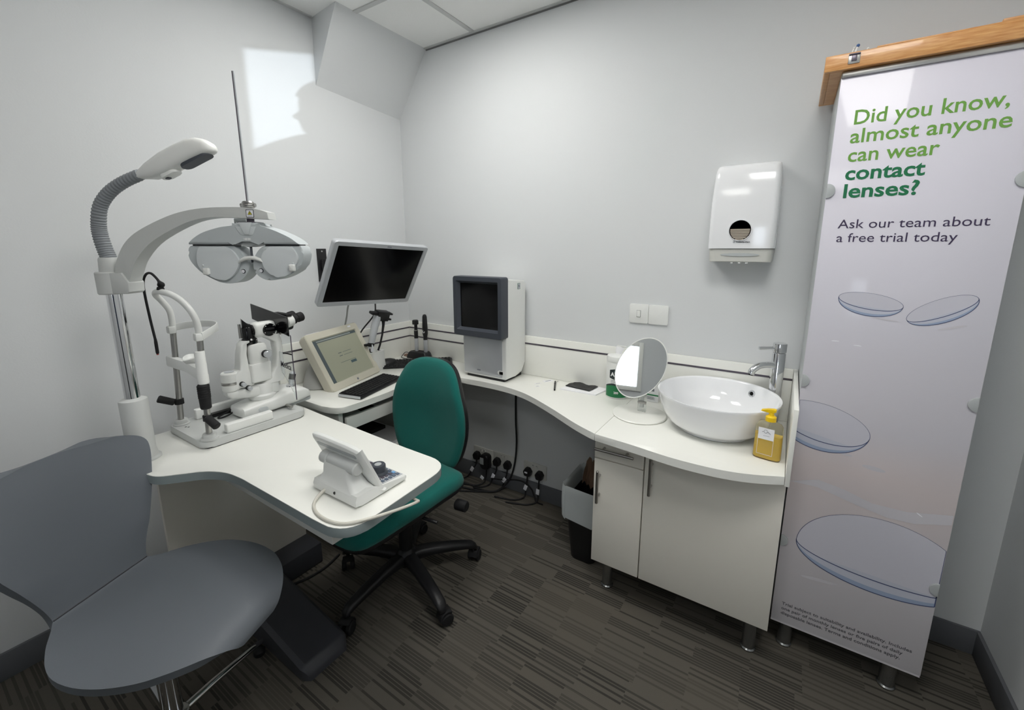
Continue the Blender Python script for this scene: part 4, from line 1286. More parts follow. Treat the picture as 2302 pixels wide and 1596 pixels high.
b.bx(0.270, 0.395, -1.30, -0.962, 0.0015, 0.097, 0.004)
b.build('foot_block', M_foot, t)
b = MB()
R = []
for x, z, i_ in ((0.30, 0.130, 0.0), (0.47, 0.118, 0.0), (0.835, 0.054, 0.0), (0.846, 0.050, 0.004), (0.862, 0.030, 0.014), (0.866, 0.022, 0.018)):
    y0, y1 = -1.331 + i_, -1.164 - i_
    R.append([(x, y0, 0.0015), (x, y0, z - 0.014), (x, y0 + 0.014, z), (x, y1 - 0.014, z), (x, y1, z - 0.014), (x, y1, 0.0015)])
b.loft(R)
b.build('floor_foot', M_foot, t)

# ================================================================== refraction stand with lamp
SE, SN = Vector((0.842, 0.539, 0)).normalized(), Vector((0.539, -0.842, 0)).normalized()
SP = Vector((0.328, -1.508, 0))
SB = BAS(SP, SE, (0, 0, 1))             # local x along the arm, local y up, local z towards the chair


def S(s, z, d=0.0):
    return SP + SE * s + SN * d + Vector((0, 0, z))


t = thing('refraction_stand', 'grey refraction stand with chrome pole, curved arm and gooseneck lamp', 'instrument stand', (S(0.014, ZT)))
c0 = 0.014
b = MB(); b.lathe([(0.0, ZT + 0.0005), (0.048, ZT + 0.0005), (0.048, ZT + 0.006), (0.041, ZT + 0.010), (0.0365, 0.76), (0.0365, 0.925), (0.035, 0.930), (0.022, 0.936), (0.0, 0.936)], TR(*S(c0, 0)), 40); b.build('base_sleeve', M_grey, t, angle=30)
b = MB(); b.cyl(S(c0, 0.935), S(c0, 1.275), 0.0195, seg=32); b.build('pole', M_chrome, t)
b = MB()
b.lathe([(0.0, 1.266), (0.034, 1.266), (0.036, 1.269), (0.036, 1.329), (0.034, 1.332), (0.0, 1.332)], TR(*S(c0, 0)), 36)
b.prism([(c0, 1.268), (0.079, 1.268), (0.086, 1.274), (0.088, 1.30), (0.070, 1.330), (c0, 1.330)], -0.028, 0.028, SB, 0.003)
b.lathe([(0.0275, 1.330), (0.0285, 1.333), (0.0265, 1.368), (0.0245, 1.374), (0.0, 1.374)], TR(*S(c0 + 0.005, 0)), 32)
b.build('collar', M_grey, t, angle=30)
ao = catmull([(p[0], p[1], 0) for p in [(0.046, 1.328), (0.062, 1.372), (0.095, 1.420), (0.148, 1.457), (0.243, 1.497), (0.33, 1.514), (0.43, 1.517), (0.480, 1.512), (0.515, 1.503)]], 5)
ai = catmull([(p[0], p[1], 0) for p in [(0.084, 1.296), (0.095, 1.325), (0.120, 1.371), (0.176, 1.423), (0.277, 1.473), (0.354, 1.489), (0.43, 1.487), (0.518, 1.483)]], 5)
b = MB(); b.prism([(p.x, p.y) for p in ao] + [(p.x, p.y) for p in ai[::-1]], -0.022, 0.022, SB, 0.004)
arm = b.build('arm', M_grey, t, angle=30)
b = MB(); b.prism(rrect(0.0225, 0.0225, 0.002, 3, 0.466, 1.499), 0.0222, 0.0228, SB); lb = b.build('warning_label', M_inkdark, arm)
b = MB(); b.prism(rrect(0.0195, 0.0195, 0.0015, 3, 0.466, 1.499), 0.0228, 0.0231, SB); b.build('label_face', M_label, lb)
b = MB(); b.prism([(0.459, 1.4955), (0.473, 1.4955), (0.466, 1.507)], 0.0231, 0.0233, SB); b.build('triangle', M_inkdark, lb)
b = MB(); b.prism([(0.4605, 1.4963), (0.4715, 1.4963), (0.466, 1.5053)], 0.0233, 0.0235, SB); b.build('triangle_fill', M_yel2, lb)
b = MB(); b.bx(0.4653, 0.4667, 1.4985, 1.5025, 0.0235, 0.0237, 0, SB); b.bx(0.4653, 0.4667, 1.4968, 1.4978, 0.0235, 0.0237, 0, SB); b.build('exclamation_mark', M_inkdark, lb)
b = MB(); b.bx(0.459, 0.473, 1.4915, 1.4925, 0.0231, 0.0233, 0, SB); b.build('lettering', M_inkgrey, lb)
gp = catmull([S(*q) for q in [(0.019, 1.366), (0.010, 1.40), (0.004, 1.44), (0.006, 1.475), (0.020, 1.522), (0.053, 1.560), (0.098, 1.588), (0.150, 1.609)]], 24)
b = MB(); b.tube(gp, lambda k: (0.0190 - 0.0035 * k) * (1.0 + 0.055 * math.sin(k * 2 * PI * 38)), 18); b.build('gooseneck', M_flex, t, angle=80)
# lamp head
top = [(0.143, 1.613), (0.156, 1.622), (0.180, 1.640), (0.225, 1.668), (0.270, 1.689), (0.305, 1.703), (0.330, 1.7065), (0.350, 1.703), (0.364, 1.695), (0.3715, 1.687), (0.3745, 1.681)]
bot = [(0.150, 1.597), (0.166, 1.597), (0.192, 1.596), (0.235, 1.609), (0.275, 1.628), (0.312, 1.645), (0.337, 1.655), (0.354, 1.662), (0.366, 1.667), (0.3725, 1.671), (0.375, 1.675)]
wd = [0.013, 0.019, 0.026, 0.030, 0.031, 0.031, 0.030, 0.028, 0.022, 0.014, 0.004]
R = []
for (s0, z0), (s1, z1), w_ in zip(top, bot, wd):
    cs, cz = (s0 + s1) / 2, (z0 + z1) / 2
    hs_, hz_ = (s0 - s1) / 2, (z0 - z1) / 2
    R.append([S(cs + hs_ * q[1], cz + hz_ * q[1], w_ * q[0]) for q in ell(1, 1, 36, 0, 0, 2.9)])
b = MB(); b.loft(R); lh = b.build('lamp_head', M_white, t, angle=60)
LD = SE * 0.90 + Vector((0, 0, 0.42))
b = MB(); b.prism(rrect(0.090, 0.040, 0.015, 5), -0.004, 0.006, BAS(S(0.318, 1.6485), LD, SN)); b.build('lamp_glass', M_slate, lh)
b = MB(); b.prism(rrect(0.052, 0.036, 0.014, 5), -0.005, 0.008, BAS(S(0.238, 1.6125), LD, SN), 0.002); sw_ = b.build('lamp_switch', M_white, lh)
b = MB(); b.prism(rrect(0.010, 0.016, 0.003, 3), 0.007, 0.010, BAS(S(0.226, 1.607), LD, SN)); b.build('switch_slot', M_slate, sw_)

# ================================================================== phoropter hanging from the arm
t = thing('phoropter', 'grey phoropter head hanging from the curved arm of the refraction stand', 'phoropter', S(0.445, 1.40), math.atan2(0.539, 0.842))


def sm(pts, n=4):
    return [(p.x, p.y) for p in catmull([(q[0], q[1], 0) for q in pts], n)]


hs = sm([(0.279, 1.412), (0.300, 1.430), (0.329, 1.446), (0.377, 1.460), (0.415, 1.465)], 4) + [(0.420, 1.466), (0.426, 1.474), (0.482, 1.474), (0.488, 1.466)] + sm([(0.495, 1.464), (0.530, 1.453), (0.575, 1.432), (0.602, 1.412)], 4)
hs += [(0.500, 1.412), (0.490, 1.418), (0.478, 1.421), (0.462, 1.4205), (0.452, 1.4205), (0.438, 1.4205), (0.422, 1.421), (0.408, 1.417), (0.398, 1.412)]
b = MB(); b.prism(hs, -0.034, 0.030, SB, 0.007, 3); th = b.build('upper_housing', M_ph, t, angle=30)
b = MB(); b.prism([(0.398, 1.413), (0.408, 1.417), (0.422, 1.421), (0.478, 1.421), (0.490, 1.418), (0.500, 1.413), (0.478, 1.411), (0.462, 1.406), (0.448, 1.4045), (0.432, 1.409)], -0.02, 0.022, SB, 0.002); b.build('brow_piece', M_grey2, th)
b = MB(); b.prism([(0.424, 1.462), (0.484, 1.462), (0.474, 1.440), (0.466, 1.437), (0.445, 1.437), (0.437, 1.440)], 0.029, 0.0315, SB, 0.001); b.prism([(0.436, 1.474), (0.474, 1.474), (0.463, 1.4395), (0.449, 1.4395)], 0.030, 0.035, SB, 0.003); b.build('mount_cover', M_phl, th)
text('NIDEK', SB @ Matrix.Translation((0.4445, 1.4245, 0.0303)), 0.0075, M_inkwhite, th, width=0.021, bold=0.0003)
b = MB(); [b.lathe([(0.0030, 0.030), (0.0032, 0.0304), (0.0024, 0.0304)], SB @ Matrix.Translation((s_, z_, 0)), 16, cap=False) for s_, z_ in ((0.345, 1.4275), (0.558, 1.4265))]; b.build('screw_cover', M_grey2, th)
b = MB(); b.cyl(S(0.452, 1.470), S(0.452, 1.487), 0.010, seg=20); b.bx(0.428, 0.480, 1.470, 1.476, -0.02, 0.026, 0.002, SB); b.build('hanger', M_trim, t)
b = MB(); b.bx(0.380, 0.418, 1.450, 1.490, -0.052, -0.034, 0.003, SB); b.build('rear_box', M_grey2, t)
b = MB(); b.bx(0.286, 0.404, 1.4080, 1.4125, -0.02, 0.018, 0, SB); b.bx(0.498, 0.597, 1.4080, 1.4125, -0.02, 0.018, 0, SB); b.build('joint', M_blackgloss, th)
LL = sm([(0.279, 1.4085), (0.2725, 1.388), (0.275, 1.368), (0.286, 1.350), (0.303, 1.332), (0.324, 1.318), (0.352, 1.304), (0.383, 1.2985), (0.408, 1.304), (0.428, 1.317), (0.441, 1.334), (0.446, 1.348), (0.4445, 1.360), (0.436, 1.374), (0.424, 1.393), (0.414, 1.4035), (0.405, 1.4085)], 3)
LR = sm([(0.602, 1.4085), (0.6085, 1.392), (0.606, 1.370), (0.594, 1.345), (0.570, 1.328), (0.539, 1.314), (0.508, 1.3075), (0.490, 1.310), (0.473, 1.319), (0.462, 1.332), (0.4585, 1.345), (0.460, 1.361), (0.466, 1.378), (0.478, 1.395), (0.490, 1.4045), (0.498, 1.4085)], 3)
DL = sm([(0.312, 1.406), (0.303, 1.388), (0.2995, 1.366), (0.303, 1.349), (0.313, 1.335), (0.331, 1.321), (0.350, 1.3125), (0.367, 1.3075), (0.388, 1.314), (0.407, 1.330), (0.419, 1.350), (0.4225, 1.362), (0.418, 1.376), (0.408, 1.391), (0.392, 1.403), (0.382, 1.406)], 3)
DR = sm([(0.517, 1.406), (0.503, 1.398), (0.492, 1.384), (0.4885, 1.370), (0.4915, 1.352), (0.500, 1.336), (0.518, 1.321), (0.540, 1.3165), (0.556, 1.322), (0.568, 1.330), (0.584, 1.350), (0.594, 1.370), (0.590, 1.388), (0.578, 1.406)], 3)
for k, (LO, DI) in enumerate(((LL, DL), (LR, DR))):
    b = MB(); b.prism(LO, -0.030, 0.022, SB, 0.006, 3); hz = b.build('lens_housing', M_ph, t, angle=30)
    b = MB(); b.prism(DI, 0.020, 0.030, SB, 0.0025, 2); b.build('face_plate', M_phl if k == 0 else M_phl, hz, angle=30)
    sh = (0.4275, 1.3345) if k == 0 else (0.4805, 1.3362)
    b = MB(); b.lathe([(0.0068, 0.0215), (0.0078, 0.0235), (0.0085, 0.0215)], SB @ Matrix.Translation((sh[0], sh[1], 0)), 24, cap=False); so_ = b.build('sight_hole_rim', M_phl, hz)
    b = MB(); b.lathe([(0.0068, 0.0222), (0.0, 0.0222)], SB @ Matrix.Translation((sh[0], sh[1], 0)), 24); b.build('sight_hole', M_slate, so_)
    b = MB(); b.lathe([(0.0050, 0.0224), (0.0, 0.0225)], SB @ Matrix.Translation((sh[0] - 0.0012, sh[1], 0)), 24); b.build('sight_glass', M_label, so_)
    kx = (0.3265, 1.3345) if k == 0 else (0.5775, 1.345)
    b = MB(); b.prism(rrect(0.017, 0.020, 0.004, 4, kx[0], kx[1]), 0.026, 0.039, SB, 0.004, 3); b.build('knob', M_white, hz)
    kk = (0.317, 1.352) if k == 0 else (0.5795, 1.359)
    b = MB(); b.sphere(S(kk[0], kk[1], 0.030), 0.0027); b.build('stud', M_phl, hz)
b = MB()
b.loft([[S(s_ + 0.0, z_ + q[1] * h_, 0.030 + q[0] * h_) for q in ell(1, 0.9, 14)] for s_, z_, h_ in ((0.4215, 1.3595, 0.002), (0.428, 1.366, 0.0055), (0.441, 1.372, 0.0065), (0.457, 1.374, 0.0065), (0.473, 1.3725, 0.0065), (0.485, 1.368, 0.0055), (0.491, 1.3625, 0.002))]); b.build('nose_rest', M_white, t, angle=60)
b = MB(); b.cyl(S(0.4515, 1.408, 0.012), S(0.457, 1.360, 0.022), 0.0035, 0.003, 12); b.build('pd_rod', M_slate, t)
b = MB(); b.lathe([(0.016, 0), (0.0175, 0.003), (0.0175, 0.008), (0.015, 0.010), (0.016, 0.014), (0.013, 0.018), (0.0, 0.018)], TR(*S(0.450, 1.517)), 20); [b.cyl(S(0.450 + s_ * 0.012, 1.524), S(0.450 + s_ * 0.021, 1.524), 0.006, seg=14) for s_ in (-1, 1)]; rc = b.build('rod_clamp', M_steel, t)
b = MB(); b.box((0, 0, 0), (0.0032, 0.004, 0.345), 0, Matrix.Translation(S(0.4515, 1.708)) @ Matrix.Rotation(math.atan2(0.539, 0.842), 4, 'Z')); b.build('near_point_rod', M_silver, t)
b = MB(); b.box((0, 0, 0), (0.0026, 0.004, 0.345), 0, Matrix.Translation(S(0.4485, 1.708)) @ Matrix.Rotation(math.atan2(0.539, 0.842), 4, 'Z')); b.build('rod_scale_edge', M_trim, t)

# ================================================================== slit lamp
t = thing('slit_lamp', 'white slit lamp microscope with chin rest standing on the instrument table', 'slit lamp', (0.306, -1.19, ZT))
b = MB(); b.prism(rrect(0.278, 0.350, 0.022, 5, 0.306, -1.186), ZT + 0.0003, ZT + 0.004); b.build('rubber_mat', M_rubber, t)
b = MB(); b.prism(rrect(0.290, 0.372, 0.030, 6, 0.306, -1.186), ZT + 0.004, 0.757, bev=0.006, seg=3); bb = b.build('base_board', M_grey, t, angle=30)
b = MB(); [b.cyl((x, y, 0.7565), (x, y, 0.7575), 0.0035, seg=12) for x, y in ((0.246, -1.345), (0.256, -1.340), (0.395, -1.345), (0.405, -1.34), (0.37, -1.025), (0.38, -1.022))]; b.build('screw', M_black, bb)
for x in (0.203, 0.430):
    b = MB(); b.lathe([(0.0, 0.757), (0.026, 0.757), (0.026, 0.762), (0.021, 0.764), (0.021, 0.774), (0.019, 0.777), (0.0, 0.777)], TR(x, -1.342, 0), 28); b.build('post_foot', M_grey, t)
post = lambda x, z: (x, -1.342 + (z - 0.777) * (0.050 if x < 0.3 else 0.035), z)
b = MB(); b.cyl(post(0.203, 0.775), post(0.203, 1.120), 0.0095, seg=20); b.build('chin_rest_post', M_steel, t)
b = MB(); b.cyl(post(0.430, 0.775), post(0.430, 1.120), 0.0095, seg=20); b.build('chin_rest_post', M_steel, t)
b = MB(); b.tube([post(0.203, 1.11), post(0.203, 1.15), (0.203, -1.327, 1.185), (0.204, -1.344, 1.218), (0.214, -1.362, 1.243), (0.25, -1.368, 1.256), (0.30, -1.368, 1.257), (0.355, -1.362, 1.250), (0.395, -1.350, 1.228), (0.421, -1.338, 1.193), (0.430, -1.331, 1.155), post(0.430, 1.11)], 0.0098, 14, 5); b.build('head_bow', M_white, t, angle=60)
b = MB(); b.tube([(0.196, -1.336, 1.115), (0.215, -1.300, 1.124), (0.26, -1.255, 1.130), (0.315, -1.238, 1.131), (0.37, -1.250, 1.130), (0.415, -1.29, 1.124), (0.440, -1.326, 1.115)], 0.01, n=5, flat=(0.024, 0.004), side=(0, 0, 1))
b.box((0.203, -1.330, 1.113), (0.026, 0.022, 0.026), 0.004); b.box((0.430, -1.334, 1.113), (0.024, 0.022, 0.026), 0.004)
b.build('forehead_strap', M_white, t, angle=30)
b = MB(); b.tube([(0.170, -1.338, 0.996), (0.23, -1.332, 0.992), (0.30, -1.328, 0.990), (0.37, -1.332, 0.986), (0.432, -1.337, 0.985)], 0.02, n=4, flat=(0.040, 0.022), side=(0, 0, 1)); cr_ = b.build('chin_crossbar', M_white, t, angle=30)
b = MB()
g = [[(0.316 + 0.036 * math.cos(a_) * k, -1.315 + 0.032 * math.sin(a_) * k, 1.000 + 0.020 * k ** 3 + 0.010 * abs(math.cos(a_)) ** 2 * k) for k in (0.02, 0.35, 0.7, 1.0)] for a_ in [2 * PI * i / 20 for i in range(21)]]
b.shell(g, 0.005); b.build('chin_cup', M_white, cr_, angle=60)
b = MB(); b.lathe([(0.0135, 0.952), (0.0165, 0.955), (0.0165, 0.982), (0.0155, 0.985), (0.0155, 1.022), (0.0150, 1.024), (0.0150, 1.062), (0.0135, 1.066), (0.0, 1.066)], TR(0.430, -1.337, 0), 28); b.build('chin_height_sleeve', M_white, t, angle=30)
b = MB()
kp = [(0.0145, 0.866), (0.0165, 0.870), (0.0175, 0.905)] + [(0.0178 if k % 2 else 0.0186, 0.906 + 0.004 * k) for k in range(11)] + [(0.0145, 0.952)]
b.lathe(kp, TR(0.430, -1.340, 0), 24); b.build('chin_height_knob', M_rubber, t, angle=20)
b = MB(); b.lathe([(0.0095, 0.835), (0.0145, 0.836), (0.0145, 0.855), (0.0095, 0.856)], TR(0.203, -1.339, 0), 20); b.cyl((0.200, -1.352, 0.845), (0.176, -1.392, 0.866), 0.0125, 0.0135, 18, 0.003); b.build('hand_grip', M_rubber, t)
b = MB(); b.lathe([(0.0095, 0.822), (0.0135, 0.823), (0.0135, 0.842), (0.0095, 0.843)], TR(0.430, -1.3405, 0), 20); b.cyl((0.437, -1.345, 0.836), (0.478, -1.333, 0.808), 0.0125, 0.0135, 18, 0.003); b.build('hand_grip', M_rubber, t)
b = MB(); b.lathe([(0.010, 0), (0.011, 0.002), (0.009, 0.010)], TR(0.285, -1.368, 1.264), 18); b.sphere((0.288, -1.366, 1.281), 0.0105); b.tube([(0.286, -1.366, 1.284), (0.262, -1.368, 1.303), (0.232, -1.372, 1.318), (0.200, -1.376, 1.312), (0.180, -1.380, 1.285), (0.176, -1.380, 1.24), (0.181, -1.378, 1.16), (0.190, -1.376, 1.09), (0.192, -1.376, 1.085)], [0.009, 0.0065, 0.0045, 0.004, 0.004, 0.004, 0.004, 0.004], 10, 5); b.lathe([(0.004, 0), (0.0052, 0.004), (0.0052, 0.04), (0.004, 0.055)], TR(0.192, -1.376, 1.033), 12); fx = b.build('fixation_lamp', M_rubber, t)
b = MB(); b.cyl((0.192, -1.376, 1.029), (0.192, -1.376, 1.034), 0.0035, seg=10); b.build('fixation_bulb', mat('bulb_red', (150, 60, 55), 0.4), fx)
# rail guards
for x, y0, y1, h in ((0.196, -1.295, -1.06, 0.040), (0.430, -1.292, -1.130, 0.034)):
    b = MB(); b.bx(x - 0.012, x + 0.012, y0, y1, 0.7572, 0.757 + h, 0.005, None, 3); b.build('rail_cover', M_white, t)
b = MB(); b.bx(0.215, 0.235, -1.27, -1.03, 0.7572, 0.772); b.build('guide_rail', M_black, t)
b = MB(); b.cyl((0.20, -1.04, 0.770), (0.41, -1.04, 0.770), 0.006, seg=14); b.build('axle', M_steel, t)
b = MB(); b.tube([(0.262, -1.175, 0.79), (0.266, -1.215, 0.775), (0.262, -1.245, 0.762), (0.27, -1.235, 0.760), (0.275, -1.20, 0.77), (0.272, -1.17, 0.80)], 0.003, 8, 6); b.build('lead', M_rubber, t)
# carriage: a long rounded hull that swells towards the joystick
R = []
for y, w_, z0, z1 in ((-1.200, 0.046, 0.764, 0.792), (-1.195, 0.054, 0.762, 0.799), (-1.16, 0.060, 0.7615, 0.805), (-1.10, 0.064, 0.7615, 0.812), (-1.04, 0.066, 0.763, 0.824), (-0.99, 0.066, 0.766, 0.828), (-0.955, 0.062, 0.770, 0.822), (-0.932, 0.054, 0.774, 0.806), (-0.924, 0.046, 0.778, 0.796)):
    R.append([(0.310 + p[0], y, (z0 + z1) / 2 + p[1]) for p in ell(w_, (z1 - z0) / 2, 36, 0, 0, 5)])
b = MB(); b.loft(R); cg = b.build('carriage', M_white, t, angle=45)
b = MB(); b.prism(rrect(0.100, 0.120, 0.03, 5, 0.306, -0.972), 0.7573, 0.770); b.build('carriage_base_plate', M_grey2, cg)  # light grey plate between the carriage and the board
b = MB(); b.lathe([(0.019, 0.826), (0.017, 0.832), (0.010, 0.836), (0.0, 0.836)], TR(0.318, -0.985, 0), 24); js = b.build('joystick_socket', M_chrome, cg)
b = MB(); b.cyl((0.318, -0.985, 0.830), (0.319, -0.978, 0.856), 0.0095, 0.0115, 20); b.sphere((0.3198, -0.972, 0.879), 0.0115, (1, 1, 0.8)); b.build('joystick', M_silver, cg)
b = MB(); b.cyl((0.319, -0.978, 0.855), (0.3197, -0.972, 0.878), 0.0125, 0.0125, 20, 0.001); b.build('joystick_grip', M_rubber, cg)
b = MB(); b.lathe([(0.016, 0), (0.018, 0.001), (0.014, 0.003), (0.0, 0.003)], BAS((0.372, -1.13, 0.782), (0, 1, 0.1), (-0.4, 0, 1)), 20); b.build('lock_knob', M_grey2, cg)
# pivot and lower arm
b = MB(); b.lathe([(0.0, 0.808), (0.046, 0.808), (0.050, 0.815), (0.050, 0.826), (0.044, 0.832), (0.044, 0.868), (0.041, 0.874), (0.0, 0.876)], TR(0.306, -1.095, 0), 40); pv = b.build('pivot', M_white, t, angle=30)
b = MB(); R = []
for y, hw, z0, z1 in ((-1.228, 0.018, 0.852, 0.868), (-1.215, 0.028, 0.838, 0.870), (-1.17, 0.032, 0.830, 0.872), (-1.12, 0.036, 0.822, 0.874), (-1.065, 0.040, 0.818, 0.878), (-1.045, 0.034, 0.820, 0.874)):
    R.append([(0.306 + p[0], y, (z0 + z1) / 2 + p[1]) for p in ell(hw, (z1 - z0) / 2, 28, 0, 0, 4)])
b.loft(R); b.build('lower_arm', M_white, t, angle=45)
b = MB(); b.lathe([(0.0, 0.868), (0.026, 0.868), (0.029, 0.872), (0.029, 0.893), (0.0285, 0.895), (0.0285, 0.903), (0.029, 0.905), (0.029, 0.936), (0.026, 0.940), (0.0, 0.941)], TR(0.306, -1.206, 0), 32); il = b.build('illumination_pivot', M_white, t, angle=30)
b = MB(); b.lathe([(0.0288, 0.893), (0.0295, 0.894), (0.0295, 0.904), (0.0288, 0.905)], TR(0.306, -1.206, 0), 32, cap=False); b.build('scale_ring', M_steel, il)
b = MB(); b.lathe([(0.0, 0.941), (0.016, 0.941), (0.017, 0.9425), (0.0, 0.943)], TR(0.306, -1.206, 0), 24); b.build('cap_disc', M_silver, il)
for y, z in ((-1.180, 0.892), (-1.160, 0.872)):
    b = MB(); b.cyl((0.330, y, z), (0.345, y, z), 0.0095, seg=16, bev=0.001); kb = b.build('angle_knob', M_rubber, t)
    b = MB(); b.cyl((0.3445, y, z), (0.358, y, z), 0.0078, seg=16, bev=0.001); b.build('knob_cap', M_silver, kb)
b = MB()
b.loft([[(0.306 + p[0] * w_, y + p[1], z) for p in ell(0.030, d_, 24, 0, 0, 4)] for w_, y, d_, z in ((1.0, -1.170, 0.042, 0.876), (1.0, -1.165, 0.040, 0.93), (0.95, -1.160, 0.018, 0.945), (0.8, -1.158, 0.014, 1.00), (0.75, -1.150, 0.012, 1.040), (0.9, -1.128, 0.026, 1.046), (0.9, -1.124, 0.026, 1.052))])
b.build('rear_bracket', M_white, t, angle=40)
b = MB()
b.loft([[(0.312 + p[0], -1.106 + p[1], z) for p in rrect(w_, d_, 0.010, 4)] for w_, d_, z in ((0.062, 0.070, 0.884), (0.068, 0.078, 0.888), (0.068, 0.080, 0.956), (0.066, 0.078, 0.958), (0.058, 0.068, 0.959), (0.058, 0.068, 0.970), (0.059, 0.069, 0.972), (0.059, 0.066, 1.022), (0.052, 0.056, 1.034), (0.046, 0.048, 1.036))])
il2 = b.build('illumination_tower', M_white, t, angle=35)
b = MB(); b.cyl((0.340, -1.085, 0.992), (0.353, -1.085, 0.992), 0.0155, seg=20, bev=0.002); kb = b.build('slit_width_knob', M_rubber, il2)
b = MB(); b.cyl((0.352, -1.085, 0.992), (0.366, -1.085, 0.992), 0.0135, seg=20, bev=0.002); b.build('knob_cap', M_silver, kb)
b = MB(); b.lathe([(0.026, 1.034), (0.0275, 1.037), (0.0275, 1.052), (0.024, 1.056), (0.0225, 1.058), (0.0225, 1.098), (0.020, 1.103), (0.0, 1.104)], TR(0.308, -1.122, 0), 28); hdp = b.build('prism_head', M_blackgloss, t, angle=30)
b = MB(); b.prism([(-0.020, 1.098), (-0.020, 1.136), (-0.012, 1.126), (-0.002, 1.114), (0.015, 1.108), (0.018, 1.098)], -0.014, 0.014, BAS((0.308, -1.122, 0), (0.3, 0.95, 0), (0, 0, 1)), 0.001); b.build('mirror_fin', M_blackgloss, hdp)
b = MB(); b.cyl((0.298, -1.148, 1.06), (0.298, -1.148, 1.115), 0.005, seg=12); b.build('fixing_rod', M_steel, hdp)
# microscope arm, body, eyepieces
b = MB(); R = []
for z, y, hy, hx_ in ((0.870, -1.066, 0.048, 0.034), (0.89, -1.045, 0.038, 0.032), (0.93, -1.026, 0.018, 0.026), (0.98, -1.022, 0.014, 0.022), (1.03, -1.024, 0.016, 0.022), (1.05, -1.040, 0.028, 0.024), (1.062, -1.052, 0.040, 0.026)):
    R.append([(0.312 + p[0], y + p[1], z) for p in ell(hx_, hy, 28, 0, 0, 4)])
b.loft(R); b.build('microscope_arm', M_white, t, angle=45)
b = MB(); b.bx(0.288, 0.338, -1.112, -1.022, 1.056, 1.116, 0.016, None, 4); ob = b.build('microscope_body', M_white, t, angle=50)
b = MB(); b.cyl((0.3375, -1.058, 1.084), (0.3425, -1.058, 1.084), 0.0255, seg=32, bev=0.002); dl = b.build('magnification_drum', M_blackgloss, ob)
b = MB(); b.box((0.3435, -1.058, 1.088), (0.003, 0.034, 0.008), 0.001); b.build('drum_grip', M_rubber, dl)
b = MB(); [b.cyl((0.3424, -1.058 + 0.0215 * math.cos(a_), 1.084 + 0.0215 * math.sin(a_)), (0.3431, -1.058 + 0.0215 * math.cos(a_), 1.084 + 0.0215 * math.sin(a_)), 0.0016, seg=8) for a_ in (0.8, 2.3, 3.6, 5.3)]; b.build('index_mark', M_inkwhite, dl)
b = MB(); b.cyl((0.312, -1.110, 1.084), (0.312, -1.119, 1.084), 0.0255, seg=32, bev=0.002); ol = b.build('objective_ring', M_blackgloss, ob)
b = MB(); b.cyl((0.312, -1.1188, 1.084), (0.312, -1.1196, 1.084), 0.017, seg=28); b.build('objective_glass', M_slate, ol)
b = MB(); b.cyl((0.318, -1.020, 1.088), (0.318, -0.985, 1.096), 0.036, 0.034, 28, 0.003); b.box((0.312, -0.985, 1.10), (0.075, 0.05, 0.06), 0.012); b.build('tube_head', M_black, t)
for x in (0.285, 0.345):
    b = MB(); b.cyl((x, -0.995, 1.106), (x, -0.965, 1.112), 0.026, 0.024, 24, 0.004); ep = b.build('eyepiece_tube', M_white, t)
    b = MB(); b.lathe([(0.0185, 0.0), (0.0205, 0.004), (0.0205, 0.012), (0.0175, 0.014), (0.0175, 0.022), (0.0195, 0.024), (0.0195, 0.044), (0.017, 0.048), (0.013, 0.048), (0.012, 0.040)], axis_mat((x, -0.968, 1.1116), (0, 1, 0.2)), 24); b.build('eyecup', M_rubber, ep)
b = MB(); b.bx(0.262, 0.366, -1.000, -0.975, 1.128, 1.140, 0.004); b.build('tube_bridge', M_rubber, t)
# breath shield: black plate over a clear sheet
b = MB(); b.prism([(0.160, 1.108), (0.160, 1.172), (0.430, 1.138), (0.430, 1.062)], 0, 0.003, BAS((0, -1.0305, 0), (1, 0, 0), (0, 0, 1))); shd = b.build('shield_plate', M_blackgloss, t)
b = MB(); b.prism([(0.250, 0.985), (0.4285, 0.99), (0.4285, 0.800), (0.395, 0.852), (0.345, 0.900), (0.255, 0.918)], 0, 0.0022, BAS((0, -1.0255, 0), (1, 0, 0), (0, 0, 1))); b.prism([(0.362, 1.07), (0.4285, 1.066), (0.4285, 0.985), (0.362, 0.985)], 0, 0.0022, BAS((0, -1.0255, 0), (1, 0, 0), (0, 0, 1))); cs = b.build('shield_sheet', M_clear, t)
b = MB(); b.bx(0.4285, 0.430, -1.0285, -1.0250, 0.80, 1.063); b.build('sheet_edge', M_trim, cs)
text('Medica', BAS((0.340, -1.0285, 0.928), (1, 0, -0.10), (0, 0, 1)), 0.033, M_inkdark, cs, bold=0.0003, width=0.072)

# ================================================================== phoropter control panel with dial
t = thing('control_panel', 'white control panel with tilted screen, keypad and black dial on the table', 'control panel', (1.07, -1.22, ZT))
b = MB()
for x, y in ((0.99, -1.29), (1.145, -1.29), (0.99, -1.15), (1.145, -1.15)):
    b.cyl((x, y, ZT + 0.0003), (x, y, ZT + 0.004), 0.006, seg=12)
b.build('rubber_foot', M_rubber, t)
MY_ = Matrix(((0, 0, 1, 0), (1, 0, 0, 0), (0, 1, 0, 0), (0, 0, 0, 1)))    # polygon (y, z) swept along x
b = MB(); b.prism([(-1.306, 0.733), (-1.308, 0.748), (-1.302, 0.762), (-1.262, 0.764), (-1.22, 0.7525), (-1.136, 0.7475), (-1.130, 0.743), (-1.131, 0.735), (-1.14, 0.7312), (-1.29, 0.7312)], 0.974, 1.164, MY_, 0.004); bs = b.build('base', M_white, t, angle=30)
b = MB(); R = []
